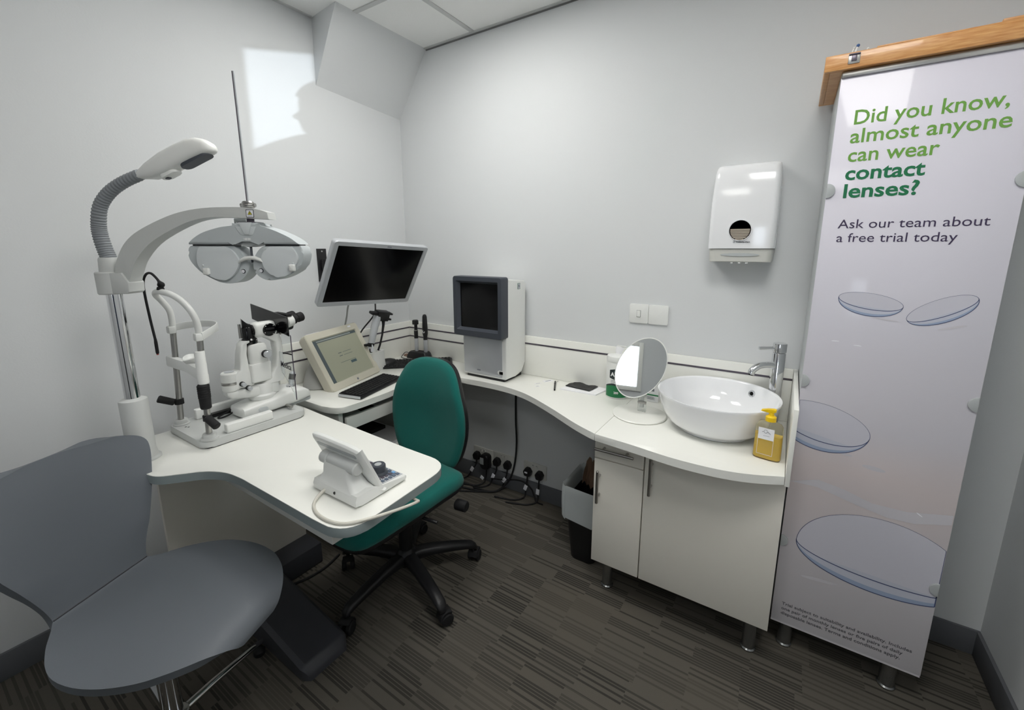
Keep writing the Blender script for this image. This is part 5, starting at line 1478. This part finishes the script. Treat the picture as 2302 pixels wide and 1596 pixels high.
for hw, y0, y1, z in ((0.090, -1.304, -1.235, 0.758), (0.076, -1.300, -1.240, 0.768), (0.064, -1.297, -1.246, 0.785), (0.060, -1.297, -1.252, 0.806), (0.060, -1.294, -1.258, 0.822)):
    R.append([(1.066 + p[0], (y0 + y1) / 2 + p[1], z) for p in rrect(2 * hw, y1 - y0, 0.016, 5)])
b.loft(R); b.build('neck', M_white, bs, angle=50)
b = MB(); b.cyl((0.990, -1.276, 0.822), (1.022, -1.276, 0.822), 0.0185, seg=28, bev=0.003); b.cyl((1.0235, -1.276, 0.822), (1.142, -1.276, 0.822), 0.0185, seg=28, bev=0.003); b.build('hinge', M_grey, t)
sc0 = BAS((1.0585, -1.249, 0.8165), (1, 0, 0), (0, -0.40, 0.90))       # screen centre, local x right, y up the screen, z to the operator side is -z
b = MB()
o_ = sm([(-0.108, -0.070), (-0.104, -0.076), (0.098, -0.076), (0.102, -0.070), (0.102, 0.060), (0.096, 0.068), (0.05, 0.075), (-0.05, 0.078), (-0.102, 0.074), (-0.110, 0.066)], 3)
b.pad(o_, [(0.985, -0.006), (1.0, -0.004), (1.0, 0.003), (0.985, 0.005), (0.93, 0.009), (0.85, 0.011)], sc0); sc_b = b.build('screen_case', M_white, t, angle=24)
b = MB(); b.prism([(-0.090, -0.058), (0.086, -0.058), (0.086, 0.056), (-0.090, 0.056)], -0.0066, -0.0058, sc0); b.build('screen', M_screen, sc_b)
b = MB(); b.prism(rrect(0.17, 0.014, 0.006, 4, -0.003, 0.050), 0.0108, 0.0118, sc0); b.bx(-0.03, -0.005, 0.020, 0.026, 0.0108, 0.0118, 0, sc0); b.build('rear_trim', M_grey2, sc_b)
b = MB(); b.bx(1.045, 1.165, -1.214, -1.148, 0.751, 0.7524) if False else None
KZ_ = lambda y: 0.7525 + (-1.22 - y) * 0.0595
kp_ = MB(); kp_.prism([(0.985, -1.212), (1.155, -1.212), (1.155, -1.140), (0.985, -1.140)], -0.0002, 0.0009, BAS((0, 0, KZ_(0) + 0.0002), (1, 0, 0), (0, 1, -0.0595))); kpd = kp_.build('keypad', M_silver, bs)
b = MB(); b.prism(fillet([(1.030, -1.172), (1.062, -1.180), (1.120, -1.168), (1.118, -1.150), (1.075, -1.150), (1.03, -1.156)], 0.005, 3), 0, 0.0016, BAS((0.022, 0, KZ_(0) + 0.0002), (1, 0, 0), (0, 1, -0.0595))); b.build('key_island', M_slateblue, kpd)
keys = [(1.008 + 0.017 * i, -1.148 - 0.0135 * j) for i in range(9) for j in range(5)]
dial = Vector((1.098, -1.178, KZ_(-1.178) + 0.001))
for x, y in keys:
    if (Vector((x, y)) - Vector((dial.x, dial.y))).length < 0.028:
        continue
    lit = (round((x - 1.008) / 0.017), round((-1.148 - y) / 0.0135)) in ((5, 1), (7, 0), (6, 1), (4, 3))
    b = MB(); b.box((x, y, KZ_(y) + 0.0022), (0.011, 0.0085, 0.003), 0.001); b.build('key', M_blue if lit else (M_slateblue if (x * 1000) % 3 < 1.5 else M_trim), kpd)
b = MB(); b.lathe([(0.0255, 0), (0.0265, 0.002), (0.0250, 0.006), (0.0215, 0.010), (0.0212, 0.027), (0.0190, 0.030), (0.009, 0.030)], TR(*dial), 36); dk_ = b.build('dial', M_slate, bs)
b = MB(); b.lathe([(0.0105, 0.0297), (0.009, 0.0312), (0.0, 0.0312)], TR(*dial), 28); b.build('dial_cap', M_grey2, dk_)
b = MB(); b.cyl((1.075, -1.3065, 0.748), (1.075, -1.3095, 0.748), 0.0038, seg=14); b.build('socket_hole', M_black, bs)
b = MB(); b.tube([(1.030, -1.302, 0.745), (1.030, -1.322, 0.738), (1.048, -1.352, 0.7315), (1.09, -1.372, 0.7313), (1.145, -1.376, 0.7315), (1.19, -1.362, 0.7315), (1.222, -1.325, 0.7325), (1.243, -1.27, 0.728), (1.247, -1.21, 0.715), (1.240, -1.165, 0.702), (1.222, -1.150, 0.692), (1.17, -1.150, 0.6935)], 0.0042, 10, 8); b.build('cable', M_cablec, t)

# ================================================================== green operator chair
GX, GY = 0.80, -0.83
GA = math.radians(-4)
t = thing('office_chair', 'green fabric office chair on a black five-star base behind the instrument table', 'office chair', (GX, GY, 0))
for k in range(5):
    a = math.radians(54 + 72 * k)
    d = Vector((math.cos(a), math.sin(a), 0))
    o0 = Vector((GX, GY, 0))
    n_ = Vector((-d.y, d.x, 0))
    b = MB(); R = []
    for r, z, w_, h in ((0.02, 0.115, 0.030, 0.026), (0.06, 0.118, 0.028, 0.026), (0.12, 0.116, 0.026, 0.022), (0.20, 0.106, 0.024, 0.019), (0.26, 0.095, 0.022, 0.017), (0.29, 0.086, 0.021, 0.016), (0.307, 0.074, 0.016, 0.012), (0.311, 0.068, 0.006, 0.004)):
        R.append([o0 + d * r + n_ * p[0] + Vector((0, 0, z + p[1])) for p in ell(w_, h, 20, 0, 0, 2.6)])
    b.loft(R); lg = b.build('base_leg', M_black, t, angle=60)
    b = MB()
    ca = a + (0.9, -0.6, 2.2, 0.4, 1.5)[k]
    cd = Vector((math.cos(ca), math.sin(ca), 0)); cn = Vector((-cd.y, cd.x, 0))
    c0_ = o0 + d * 0.292 + cd * 0.016
    for s_ in (-1, 1):
        b.cyl(c0_ + cn * s_ * 0.008 + Vector((0, 0, 0.0255)), c0_ + cn * s_ * 0.026 + Vector((0, 0, 0.0255)), 0.025, seg=24, bev=0.004)
    b.cyl(o0 + d * 0.292 + Vector((0, 0, 0.03)), o0 + d * 0.292 + Vector((0, 0, 0.075)), 0.008, seg=12)
    b.tube([c0_ - cd * 0.027 + Vector((0, 0, 0.03)), c0_ - cd * 0.018 + Vector((0, 0, 0.05)), c0_ + Vector((0, 0, 0.0565)), c0_ + cd * 0.018 + Vector((0, 0, 0.05))], 0.01, n=3, flat=(0.044, 0.008), side=cn)
    b.build('castor', M_rubber, lg)
b = MB(); b.lathe([(0.0, 0.085), (0.038, 0.085), (0.042, 0.092), (0.042, 0.135), (0.034, 0.150), (0.028, 0.155), (0.028, 0.300), (0.022, 0.302), (0.016, 0.304), (0.016, 0.400), (0.0, 0.400)], TR(GX, GY, 0), 32); b.build('column', M_black, t, angle=30)
GM = TR(GX, GY, 0, GA)                     # local -y is the way the sitter faces
b = MB(); b.box((0, -0.03, 0.415), (0.20, 0.26, 0.03), 0.008, GM); b.tube([GM @ Vector((0.06, -0.05, 0.412)), GM @ Vector((0.17, -0.06, 0.405)), GM @ Vector((0.245, -0.04, 0.395))], 0.006, 8, 4); b.build('mechanism', M_black, t)
b = MB(); b.cyl(GM @ Vector((0.205, 0.10, 0.385)), GM @ Vector((0.255, 0.11, 0.385)), 0.022, seg=20, bev=0.004); b.build('tension_knob', M_rubber, t)
so = sm([(-0.215, 0.12), (-0.225, 0.0), (-0.232, -0.15), (-0.225, -0.27), (-0.17, -0.335), (0, -0.35), (0.17, -0.335), (0.225, -0.27), (0.232, -0.15), (0.225, 0.0), (0.215, 0.12), (0.17, 0.165), (0, 0.175), (-0.17, 0.165)], 4)


def seatbend(q):
    f = max(0, (-q.y - 0.20) / 0.15)
    return Vector((q.x, q.y, q.z - 0.030 * f * f + 0.010 * (q.x / 0.23) ** 2))


b = MB(); b.pad(so, [(0.90, 0.424), (0.985, 0.428), (1.0, 0.436), (0.995, 0.444)], GM, seatbend); b.build('seat_pan', M_black, t, angle=60)
b = MB(); b.pad(so, [(0.97, 0.442), (1.0, 0.446), (1.005, 0.462), (0.985, 0.482), (0.93, 0.494), (0.82, 0.500), (0.6, 0.500), (0.3, 0.498), (0.05, 0.498)], GM, seatbend); b.build('seat_cushion', M_green, t, angle=70)
# backrest: local plane x, z; thickness along y
bo = sm([(-0.115, -0.215), (-0.165, -0.195), (-0.200, -0.14), (-0.222, -0.05), (-0.216, 0.04), (-0.180, 0.13), (-0.135, 0.195), (-0.075, 0.222), (0.0, 0.228), (0.075, 0.222), (0.135, 0.195), (0.180, 0.13), (0.216, 0.04), (0.222, -0.05), (0.200, -0.14), (0.165, -0.195), (0.115, -0.215), (0.0, -0.222)], 4)
BK = Matrix.Translation((GX - 0.014, GY + 0.200, 0.694)) @ Matrix.Rotation(math.radians(-1), 4, 'Z') @ Matrix.Rotation(math.radians(-6), 4, 'X') @ BAS((0, 0, 0), (1, 0, 0), (0, 0, 1)) @ Matrix.Diagonal((0.96, 1.05, 1, 1))


def backbend(q):
    return Vector((q.x, q.y, q.z + 0.045 * (q.x / 0.22) ** 2 - 0.018 * math.cos(min(1, abs(q.y + 0.06) / 0.16) * PI / 2)))


b = MB(); b.pad(bo, [(0.05, -0.036), (0.4, -0.036), (0.7, -0.036), (0.94, -0.034), (0.99, -0.028), (1.0, -0.018), (0.995, -0.008), (0.8, -0.006), (0.5, -0.006), (0.05, -0.006)], BK, backbend); bsh = b.build('back_shell', M_black, t, angle=60)
b = MB(); b.pad(bo, [(0.05, -0.002), (0.5, -0.002), (0.9, -0.004), (0.985, -0.008), (1.0, -0.004), (0.99, 0.010), (0.95, 0.020), (0.85, 0.026), (0.6, 0.028), (0.3, 0.028), (0.05, 0.028)], BK, backbend); b.build('back_cushion', M_green, t, angle=70)
b = MB(); b.tube([GM @ Vector((0, 0.05, 0.405)), GM @ Vector((0, 0.20, 0.400)), GM @ Vector((-0.015, 0.285, 0.43)), GM @ Vector((-0.02, 0.300, 0.55)), GM @ Vector((-0.03, 0.290, 0.66))], 0.01, n=5, flat=(0.06, 0.012), side=(1, 0, 0)); b.build('back_bar', M_black, t)

# ================================================================== grey swivel chair in front
t = thing('swivel_chair', 'grey vinyl shell chair on a chrome swivel base in front of the table', 'chair', (0.695, -1.622, 0))
ca_ = math.radians(23.06)
CF = Vector((math.cos(ca_), math.sin(ca_), 0))
CL = Vector((-CF.y, CF.x, 0))
CO = Vector((0.760, -1.6086, 0))
PO = Vector((0.695, -1.622, 0))


def CC(x, y, z):
    return CO + CF * x + CL * y + Vector((0, 0, z))


# from the front lip of the seat over the crease to the top of the back: x, z, half width, edge lift
prof = [(0.258, 0.452, 0.050, 0), (0.2585, 0.464, 0.075, 0), (0.252, 0.476, 0.100, -0.002), (0.240, 0.485, 0.125, -0.004), (0.220, 0.492, 0.150, -0.008), (0.190, 0.497, 0.176, -0.012), (0.15, 0.499, 0.202, -0.014), (0.09, 0.499, 0.223, -0.014), (0.03, 0.497, 0.231, -0.012), (-0.03, 0.494, 0.226, -0.008), (-0.08, 0.491, 0.207, -0.004), (-0.125, 0.489, 0.177, 0), (-0.160, 0.488, 0.147, 0.0), (-0.185, 0.489, 0.126, 0.0), (-0.200, 0.493, 0.117, 0.0),
        (-0.207, 0.503, 0.115, 0.0), (-0.213, 0.525, 0.120, 0.004), (-0.222, 0.560, 0.133, 0.010), (-0.234, 0.605, 0.152, 0.016), (-0.247, 0.650, 0.172, 0.020), (-0.262, 0.705, 0.193, 0.024), (-0.278, 0.760, 0.212, 0.026), (-0.288, 0.795, 0.221, 0.026), (-0.295, 0.818, 0.221, 0.024), (-0.301, 0.836, 0.207, 0.02), (-0.306, 0.850, 0.180, 0.016), (-0.309, 0.860, 0.140, 0.01), (-0.311, 0.866, 0.090, 0.006)]
pv = catmull([(p[0], p[1], p[2]) for p in prof], 3)
pl = catmull([(p[3], 0, 0) for p in prof], 3)
grid = []
NU = 27
for i, p in enumerate(pv):
    row = []
    for j in range(NU):
        u = -1 + 2 * j / (NU - 1)
        back = min(1, max(0, (p.y - 0.50) / 0.10)) if i > len(pv) // 2 else 0
        e2 = abs(u) ** 2.4
        row.append(CC(p.x + pl[i].x * e2 * back, u * p.z, p.y + pl[i].x * e2 * (1 - back)))
    grid.append(row)
b = MB(); b.shell(grid, 0.022); shl = b.build('shell', M_shell, t, angle=70)
ss = [CC(-0.1965, u * 0.114, 0.5045) for u in [-1 + 2 * k / 12 for k in range(13)]]
b = MB(); b.tube(ss, 0.0022, 6); b.build('seam', M_foot, shl)
b = MB(); b.lathe([(0.0, 0.455), (0.09, 0.455), (0.09, 0.470), (0.0, 0.474)], TR(*PO), 28); b.build('mounting_plate', M_black, t)
b = MB(); b.lathe([(0.0, 0.06), (0.030, 0.06), (0.030, 0.075), (0.024, 0.08), (0.024, 0.24), (0.017, 0.245), (0.017, 0.456), (0.0, 0.456)], TR(*PO), 28); b.build('post', M_chrome, t, angle=30)
b = MB(); b.lathe([(0.0, 0.058), (0.036, 0.058), (0.040, 0.066), (0.036, 0.086), (0.03, 0.09), (0.0, 0.09)], TR(*PO), 28); b.build('hub', M_chrome, t)
for k in range(5):
    a = math.radians(105.5 + 72 * k)
    d = Vector((math.cos(a), math.sin(a), 0)); n_ = Vector((-d.y, d.x, 0))
    b = MB(); b.loft([[PO + d * r + n_ * p[0] + Vector((0, 0, z + p[1])) for p in ell(w_, h, 16)] for r, z, w_, h in ((0.02, 0.074, 0.014, 0.012), (0.12, 0.066, 0.0125, 0.010), (0.25, 0.048, 0.011, 0.008), (0.288, 0.043, 0.010, 0.007), (0.294, 0.042, 0.004, 0.003))]); lg = b.build('base_leg', M_chrome, t, angle=60)
    b = MB(); b.lathe([(0.0, 0.0), (0.017, 0.0), (0.019, 0.004), (0.019, 0.016), (0.014, 0.022), (0.009, 0.038), (0.0, 0.038)], TR(*(PO + d * 0.276)), 20); b.build('glide', M_rubber, lg)

# ================================================================== sockets, plugs and leads under the worktop
socks = [((0.592, 0.166), 'left white double wall socket under the worktop, half behind the chair'), ((0.741, 0.168), 'middle white double wall socket under the worktop'), ((0.955, 0.168), 'right white double wall socket under the worktop, nearest the bin')]
for (x, z), lab in socks:
    t = thing('wall_socket', lab, 'socket', (x, -0.006, z), 0, 'double wall sockets under the worktop')
    b = MB(); b.prism(rrect(0.147, 0.086, 0.005, 3, x, z), 0.0002, 0.010, BAS((0, 0, 0), (1, 0, 0), (0, 0, 1)), 0.002); b.build('plate', M_lamedge, t)
    b = MB(); [b.box((x + s_ * 0.012, -0.0108, z + 0.026), (0.011, 0.005, 0.016), 0.001) for s_ in (-1, 1)]; b.build('rocker', M_lamedge, t)
    b = MB(); [b.box((x + s_ * 0.012, -0.0135, z + 0.031), (0.008, 0.001, 0.002)) for s_ in (-1, 1)]; b.build('switch_mark', M_inkdark, t)
plugs = [(0.553, 0.155, 0.0, 'black plug in the left wall socket furthest behind the green chair'), (0.703, 0.155, 0, 'black plug in the left half of the middle wall socket'), (0.778, 0.155, 0, 'black plug in the right half of the middle wall socket'), (0.916, 0.155, 1, 'black plug with a white label in the right wall socket'), (0.992, 0.154, 0, 'unlabelled black plug at the right end of the sockets, nearest the bin')]
for i, (x, z, lb_, lab) in enumerate(plugs):
    t = thing('plug', lab, 'plug', (x, -0.012, z), 0, 'black mains plugs under the worktop')
    b = MB(); b.loft([[(x + p[0] * k, y, z + p[1] * k) for p in fillet([(-0.025, 0.006), (-0.012, 0.026), (0.012, 0.026), (0.025, 0.006), (0.018, -0.022), (-0.018, -0.022)], 0.009, 3)] for k, y in ((0.9, -0.0105), (1, -0.012), (1, -0.030), (0.9, -0.038), (0.6, -0.040))]); bd = b.build('body', M_black, t, angle=50)
    if lb_:
        b = MB(); b.box((x - 0.002, -0.0405, z + 0.004), (0.018, 0.001, 0.009)); b.build('label', M_label, bd)
    b = MB()
    sx = (-0.03, -0.02, -0.015, -0.004, 0.0)[i]
    b.tube([(x, -0.026, z - 0.018), (x, -0.030, z - 0.05), (x + sx, -0.035, z - 0.10), (x + sx * 2, -0.05, 0.010), (x + sx * 2 - 0.04, -0.10, 0.006), (x + sx * 2 - 0.15, -0.10 - 0.01 * i, 0.006)], 0.0042, 8, 6); b.build('lead', M_rubber, t)
    b = MB(); q = Vector((x + sx * 0.85, -0.042, z - 0.088)); b.box((0, 0, 0), (0.020, 0.003, 0.034), 0.001, Matrix.Translation(q) @ Matrix.Rotation((0.5, 0.4, 0.6, 0.35, 0.1)[i], 4, 'Y')); b.build('tag', M_label, t)
t = thing('power_adapter', 'large black power adapter between the plugs in the left wall socket', 'power adapter', (0.626, -0.012, 0.14))
b = MB(); b.loft([[(0.626 + p[0] * k, y, 0.142 + p[1] * k) for p in rrect(0.060, 0.096, 0.022, 5)] for k, y in ((0.94, -0.0105), (1, -0.014), (1, -0.045), (0.9, -0.052))]); bd = b.build('body', M_black, t, angle=50)
b = MB(); b.box((0.612, -0.0525, 0.148), (0.026, 0.001, 0.042)); b.build('label', mat('adapter_label', (150, 156, 158), 0.6), bd)
b = MB(); b.tube([(0.630, -0.03, 0.096), (0.632, -0.035, 0.06), (0.63, -0.05, 0.02), (0.60, -0.09, 0.006), (0.50, -0.13, 0.006)], 0.004, 8, 6); b.build('lead', M_rubber, t)
b = MB(); b.box((0, 0, 0), (0.024, 0.003, 0.022), 0.001, Matrix.Translation((0.618, -0.06, 0.046)) @ Matrix.Rotation(0.5, 4, 'Y')); b.build('tag', M_label, t)
b = MB(); b.tube([(0.842, -0.020, 0.698), (0.836, -0.022, 0.60), (0.838, -0.026, 0.45), (0.846, -0.030, 0.32), (0.838, -0.034, 0.20), (0.812, -0.040, 0.10), (0.775, -0.055, 0.04), (0.735, -0.09, 0.009), (0.66, -0.13, 0.009), (0.52, -0.16, 0.009)], 0.0055, 8, 6)
tag(b.build('hanging_cable', M_rubber), 'thick black cord hanging from the worktop to the floor past the sockets', 'cord')
b = MB(); b.tube([(0.68, -0.05, 0.055), (0.76, -0.04, 0.066), (0.84, -0.035, 0.088), (0.90, -0.032, 0.090), (0.945, -0.030, 0.062), (0.965, -0.035, 0.030), (0.99, -0.045, 0.006), (1.03, -0.05, 0.0055)], 0.0042, 8, 6)
tag(b.build('looped_cable', M_rubber), 'black cord arching along the skirting below the right socket', 'cord')
b = MB()
b.tube([(0.72, -0.10, 0.0055), (0.60, -0.165, 0.0055), (0.52, -0.20, 0.0055), (0.42, -0.18, 0.0055), (0.30, -0.20, 0.0055)], 0.005, 8, 6)
tag(b.build('floor_cable', M_rubber), 'black cord lying on the carpet behind the green chair', 'cord')
b = MB()
b.tube([(0.425, -0.90, 0.0055), (0.445, -0.98, 0.0055), (0.44, -1.06, 0.0055), (0.415, -1.13, 0.0055), (0.43, -1.15, 0.0055)], 0.005, 8, 6)
tag(b.build('coiled_cable', M_rubber), 'black cord on the carpet beside the dark table foot', 'cord')

# ================================================================== waste bin
t = thing('waste_bin', 'black waste bin with a clear liner in the gap left of the vanity cabinet', 'bin', (1.384, -0.24, 0))
BN = lambda k0, k1, z: [(1.384 + p[0], -0.245 + p[1], z) for p in rrect(k0, k1, 0.03, 5)]
b = MB(); b.loft([BN(0.115, 0.17, 0.001), BN(0.118, 0.173, 0.006), BN(0.168, 0.235, 0.345), BN(0.172, 0.238, 0.352), BN(0.166, 0.232, 0.352), BN(0.112, 0.165, 0.02)], True, True); b.build('body', M_black, t, angle=40)
b = MB(); R = []
random.seed(3)
base_ = rrect(1, 1, 0.16, 8)
fold = [random.uniform(-1, 1) for _ in base_]
for k0, k1, z, am in ((0.150, 0.215, 0.30, 0.002), (0.166, 0.232, 0.358, 0.003), (0.180, 0.248, 0.372, 0.004), (0.186, 0.254, 0.33, 0.006), (0.184, 0.252, 0.28, 0.008), (0.178, 0.246, 0.225, 0.010)):
    ring = []
    for q_, f_ in zip(base_, fold):
        ln = math.hypot(q_[0], q_[1])
        ring.append((1.384 + q_[0] * k0 + q_[0] / ln * f_ * am * 0.5, -0.245 + q_[1] * k1 + q_[1] / ln * f_ * am, z + f_ * am * 1.6 + (0.03 * (q_[1]) if z < 0.24 else 0)))
    R.append(ring)
b.loft(R, False, False); b.build('liner', M_bag, t, angle=60)
b = MB()
g = [[(1.34 + 0.075 * i / 8, -0.24 + 0.05 * j / 5 + 0.012 * math.sin(i), 0.33 + 0.10 * (j / 5) + 0.012 * math.sin(i * 2.1 + j)) for j in range(6)] for i in range(9)]
b.shell(g, 0.002)
tag(b.build('waste_packaging', M_brown), 'crumpled brown packaging sticking out of the waste bin', 'rubbish')

# ================================================================== standing person, out of the frame left of the camera, whose shadow falls on the left wall
M_skin = mat('skin', (196, 150, 126), 0.55, spec=0.35, bump=(300, 0.05))
M_hair = mat('dark_hair', (38, 30, 26), 0.6, bump=(200, 0.6))
M_shirt = mat('navy_shirt', (44, 52, 74), 0.9, spec=0.1, bump=(600, 0.3))
M_trs = mat('charcoal_trousers', (40, 40, 44), 0.9, spec=0.1, bump=(600, 0.3))
M_shoe = mat('black_leather', (22, 20, 20), 0.4, bump=(200, 0.1))
pf = Vector((-0.8, -0.6, 0)); plv = Vector((0.6, -0.8, 0))
PX, PY = 1.225, -2.105
t = thing('person', 'person in a navy shirt and dark trousers standing by the camera with arms raised', 'person', (PX, PY, 0), math.atan2(pf.y, pf.x))
PM_ = TR(PX, PY, 0, math.atan2(pf.y, pf.x))          # local x forward, y to the person's left


def skin(name, nodes, edges, m, par, root=0, sub=2):
    me = bpy.data.meshes.new(name)
    me.from_pydata([n[0] for n in nodes], edges, [])
    o = bpy.data.objects.new('t', me)
    COL.objects.link(o)
    md = o.modifiers.new('skin', 'SKIN')
    me.skin_vertices.new(name='skin') if not me.skin_vertices else None
    for i, n in enumerate(nodes):
        sv = me.skin_vertices[0].data[i]
        sv.radius = n[1] if isinstance(n[1], tuple) else (n[1], n[1])
        sv.use_root = (i == root)
    s2 = o.modifiers.new('sub', 'SUBSURF')
    s2.levels = sub
    s2.render_levels = sub
    bpy.context.view_layer.update()
    dg = bpy.context.evaluated_depsgraph_get()
    out = bpy.data.meshes.new_from_object(o.evaluated_get(dg))
    bpy.data.objects.remove(o)
    b = MB()
    b.bm.from_mesh(out)
    bpy.data.meshes.remove(out)
    return b.build(name, m, par, w=False, angle=180)


# trousers
N = [((0, 0, 1.00), (0.145, 0.105)), ((0, 0, 0.90), (0.155, 0.110))]
Ed = [(0, 1)]
for s in (1, -1):
    k = len(N)
    N += [((0.0, 0.095 * s, 0.84), 0.092), ((0.01, 0.105 * s, 0.66), 0.080), ((0.015, 0.110 * s, 0.49), 0.066), ((-0.005, 0.112 * s, 0.30), 0.060), ((-0.02, 0.115 * s, 0.10), 0.054), ((-0.02, 0.115 * s, 0.055), 0.055)]
    Ed += [(1, k)] + [(k + i, k + i + 1) for i in range(5)]
skin('trousers', N, Ed, M_trs, t)
# shirt with sleeves
N = [((0, 0, 0.89), (0.165, 0.125)), ((0, 0, 1.08), (0.145, 0.105)), ((0.005, 0, 1.25), (0.165, 0.118)), ((-0.005, 0, 1.37), (0.150, 0.100)), ((-0.01, 0, 1.445), (0.070, 0.062))]
Ed = [(0, 1), (1, 2), (2, 3), (3, 4)]
for s in (1, -1):
    k = len(N)
    N += [((0.0, 0.165 * s, 1.408), 0.064), ((0.06, 0.195 * s, 1.408), 0.064), ((0.16, 0.205 * s, 1.365), 0.056), ((0.285, 0.205 * s, 1.300), 0.047), ((0.345, 0.165 * s, 1.39), 0.040), ((0.380, 0.125 * s, 1.475), 0.034)]
    Ed += [(3, k)] + [(k + i, k + i + 1) for i in range(5)]
skin('shirt', N, Ed, M_shirt, t)
# body: neck, face and forearms with hands, one surface through the clothes
N = [((-0.01, 0, 1.30), (0.09, 0.07)), ((-0.012, 0, 1.42), (0.058, 0.056)), ((0.0, 0, 1.49), (0.052, 0.054)), ((0.010, 0, 1.545), (0.060, 0.066))]
Ed = [(0, 1), (1, 2), (2, 3)]
for s in (1, -1):
    k = len(N)
    N += [((0.0, 0.150 * s, 1.395), 0.045), ((0.15, 0.204 * s, 1.368), 0.040), ((0.285, 0.205 * s, 1.302), 0.036), ((0.380, 0.125 * s, 1.475), 0.026), ((0.392, 0.108 * s, 1.515), 0.022), ((0.405, 0.095 * s, 1.545), (0.030, 0.016)), ((0.415, 0.088 * s, 1.575), (0.032, 0.014))]
    Ed += [(0, k)] + [(k + i, k + i + 1) for i in range(6)]
    hb_ = k + 6
    for j, (dy, ln) in enumerate(((-0.024, 0.052), (-0.008, 0.060), (0.008, 0.056), (0.023, 0.044))):
        q = len(N)
        N += [((0.420, (0.085 + dy) * s, 1.585), 0.0088), ((0.425, (0.080 + dy) * s, 1.585 + ln * 0.5), 0.0082), ((0.412 - 0.006, (0.076 + dy) * s, 1.585 + ln * 0.85), 0.0072)]
        Ed += [(hb_, q), (q, q + 1), (q + 1, q + 2)]
    q = len(N)
    N += [((0.385, (0.085 - 0.022) * s, 1.555), 0.0098), ((0.378, (0.085 - 0.040) * s, 1.575), 0.0088), ((0.376, (0.085 - 0.048) * s, 1.597), 0.0078)]
    Ed += [(k + 5, q), (q, q + 1), (q + 1, q + 2)]
bd = skin('body', N, Ed, M_skin, t, sub=2)
# head: profile rings with nose, lips, chin and brow
HP = [(1.497, -0.005, 0.074, 0.030), (1.503, -0.025, 0.088, 0.042), (1.515, -0.045, 0.096, 0.052), (1.526, -0.055, 0.092, 0.058), (1.534, -0.062, 0.099, 0.061), (1.540, -0.066, 0.096, 0.063), (1.546, -0.070, 0.100, 0.065), (1.553, -0.075, 0.097, 0.066), (1.559, -0.080, 0.112, 0.067), (1.566, -0.084, 0.121, 0.068), (1.576, -0.089, 0.113, 0.070), (1.590, -0.094, 0.101, 0.072), (1.602, -0.097, 0.094, 0.073), (1.612, -0.099, 0.098, 0.0735), (1.630, -0.101, 0.098, 0.074), (1.655, -0.101, 0.094, 0.073), (1.680, -0.096, 0.083, 0.069), (1.700, -0.086, 0.066, 0.060), (1.716, -0.070, 0.046, 0.046), (1.727, -0.048, 0.022, 0.028), (1.731, -0.028, 0.0, 0.012)]
b = MB(); R = []
for z, xb, xf, w_ in HP:
    ring = []
    for k in range(36):
        a = 2 * PI * k / 36
        c, s_ = math.cos(a), math.sin(a)
        base = min(xf, 0.100 if z > 1.50 else xf)
        x = (xb + base) / 2 + (base - xb) / 2 * c
        if c > 0.93 and xf > base:
            x += (xf - base) * (c - 0.93) / 0.07
        if 1.50 < z < 1.61 and 0.75 < c < 0.95 and z > 1.59:
            x -= 0.006
        ring.append((x, w_ * s_, z))
    R.append(ring)
b.loft(R); hd = b.build('head', M_skin, bd, w=False, angle=180)
for s in (1, -1):
    b = MB(); b.sphere((0.083, 0.031 * s, 1.602), 0.0115); b.build('eye', M_label, hd, w=False)
    b = MB(); b.sphere((0.0925, 0.032 * s, 1.602), 0.0042); b.build('iris', M_hair, hd, w=False)
    b = MB(); b.sphere((-0.005, 0.075 * s, 1.588), 0.022, (0.75, 0.35, 1.4)); b.build('ear', M_skin, hd, w=False)
b = MB(); b.box((0.0965, 0, 1.5405), (0.006, 0.042, 0.0035), 0.0015); b.build('lips', mat('lips', (168, 100, 92), 0.5), hd, w=False)
b = MB(); R = []
for z, xb, xf, w_ in HP[8:]:
    k_ = (z - 1.559) / 0.172
    front = -0.02 + 0.130 * min(1, max(0, (z - 1.60) / 0.055)) if z < 1.66 else xf + 0.010
    front = min(front, xf + 0.010)
    ring = []
    for k in range(36):
        a = 2 * PI * k / 36
        ring.append(((xb - 0.012 + front) / 2 + (front - xb + 0.012) / 2 * math.cos(a), (w_ + 0.009) * math.sin(a), z + 0.008 * k_))
    R.append(ring)
b.loft(R); b.build('hair', M_hair, hd, w=False, angle=180)
for s in (1, -1):
    b = MB(); R = []
    for x, w_, h in ((-0.085, 0.020, 0.030), (-0.075, 0.034, 0.050), (-0.03, 0.040, 0.075), (0.03, 0.042, 0.062), (0.10, 0.046, 0.042), (0.15, 0.042, 0.034), (0.175, 0.026, 0.024), (0.180, 0.010, 0.014)):
        R.append([(x, 0.115 * s + p[0], 0.001 + h / 2 + p[1]) for p in ell(w_, h / 2, 24, 0, 0, 3)])
    b.loft(R); b.build('shoe', M_shoe, t, w=False, angle=60)

t.scale = (1.024, 1.024, 1.024)
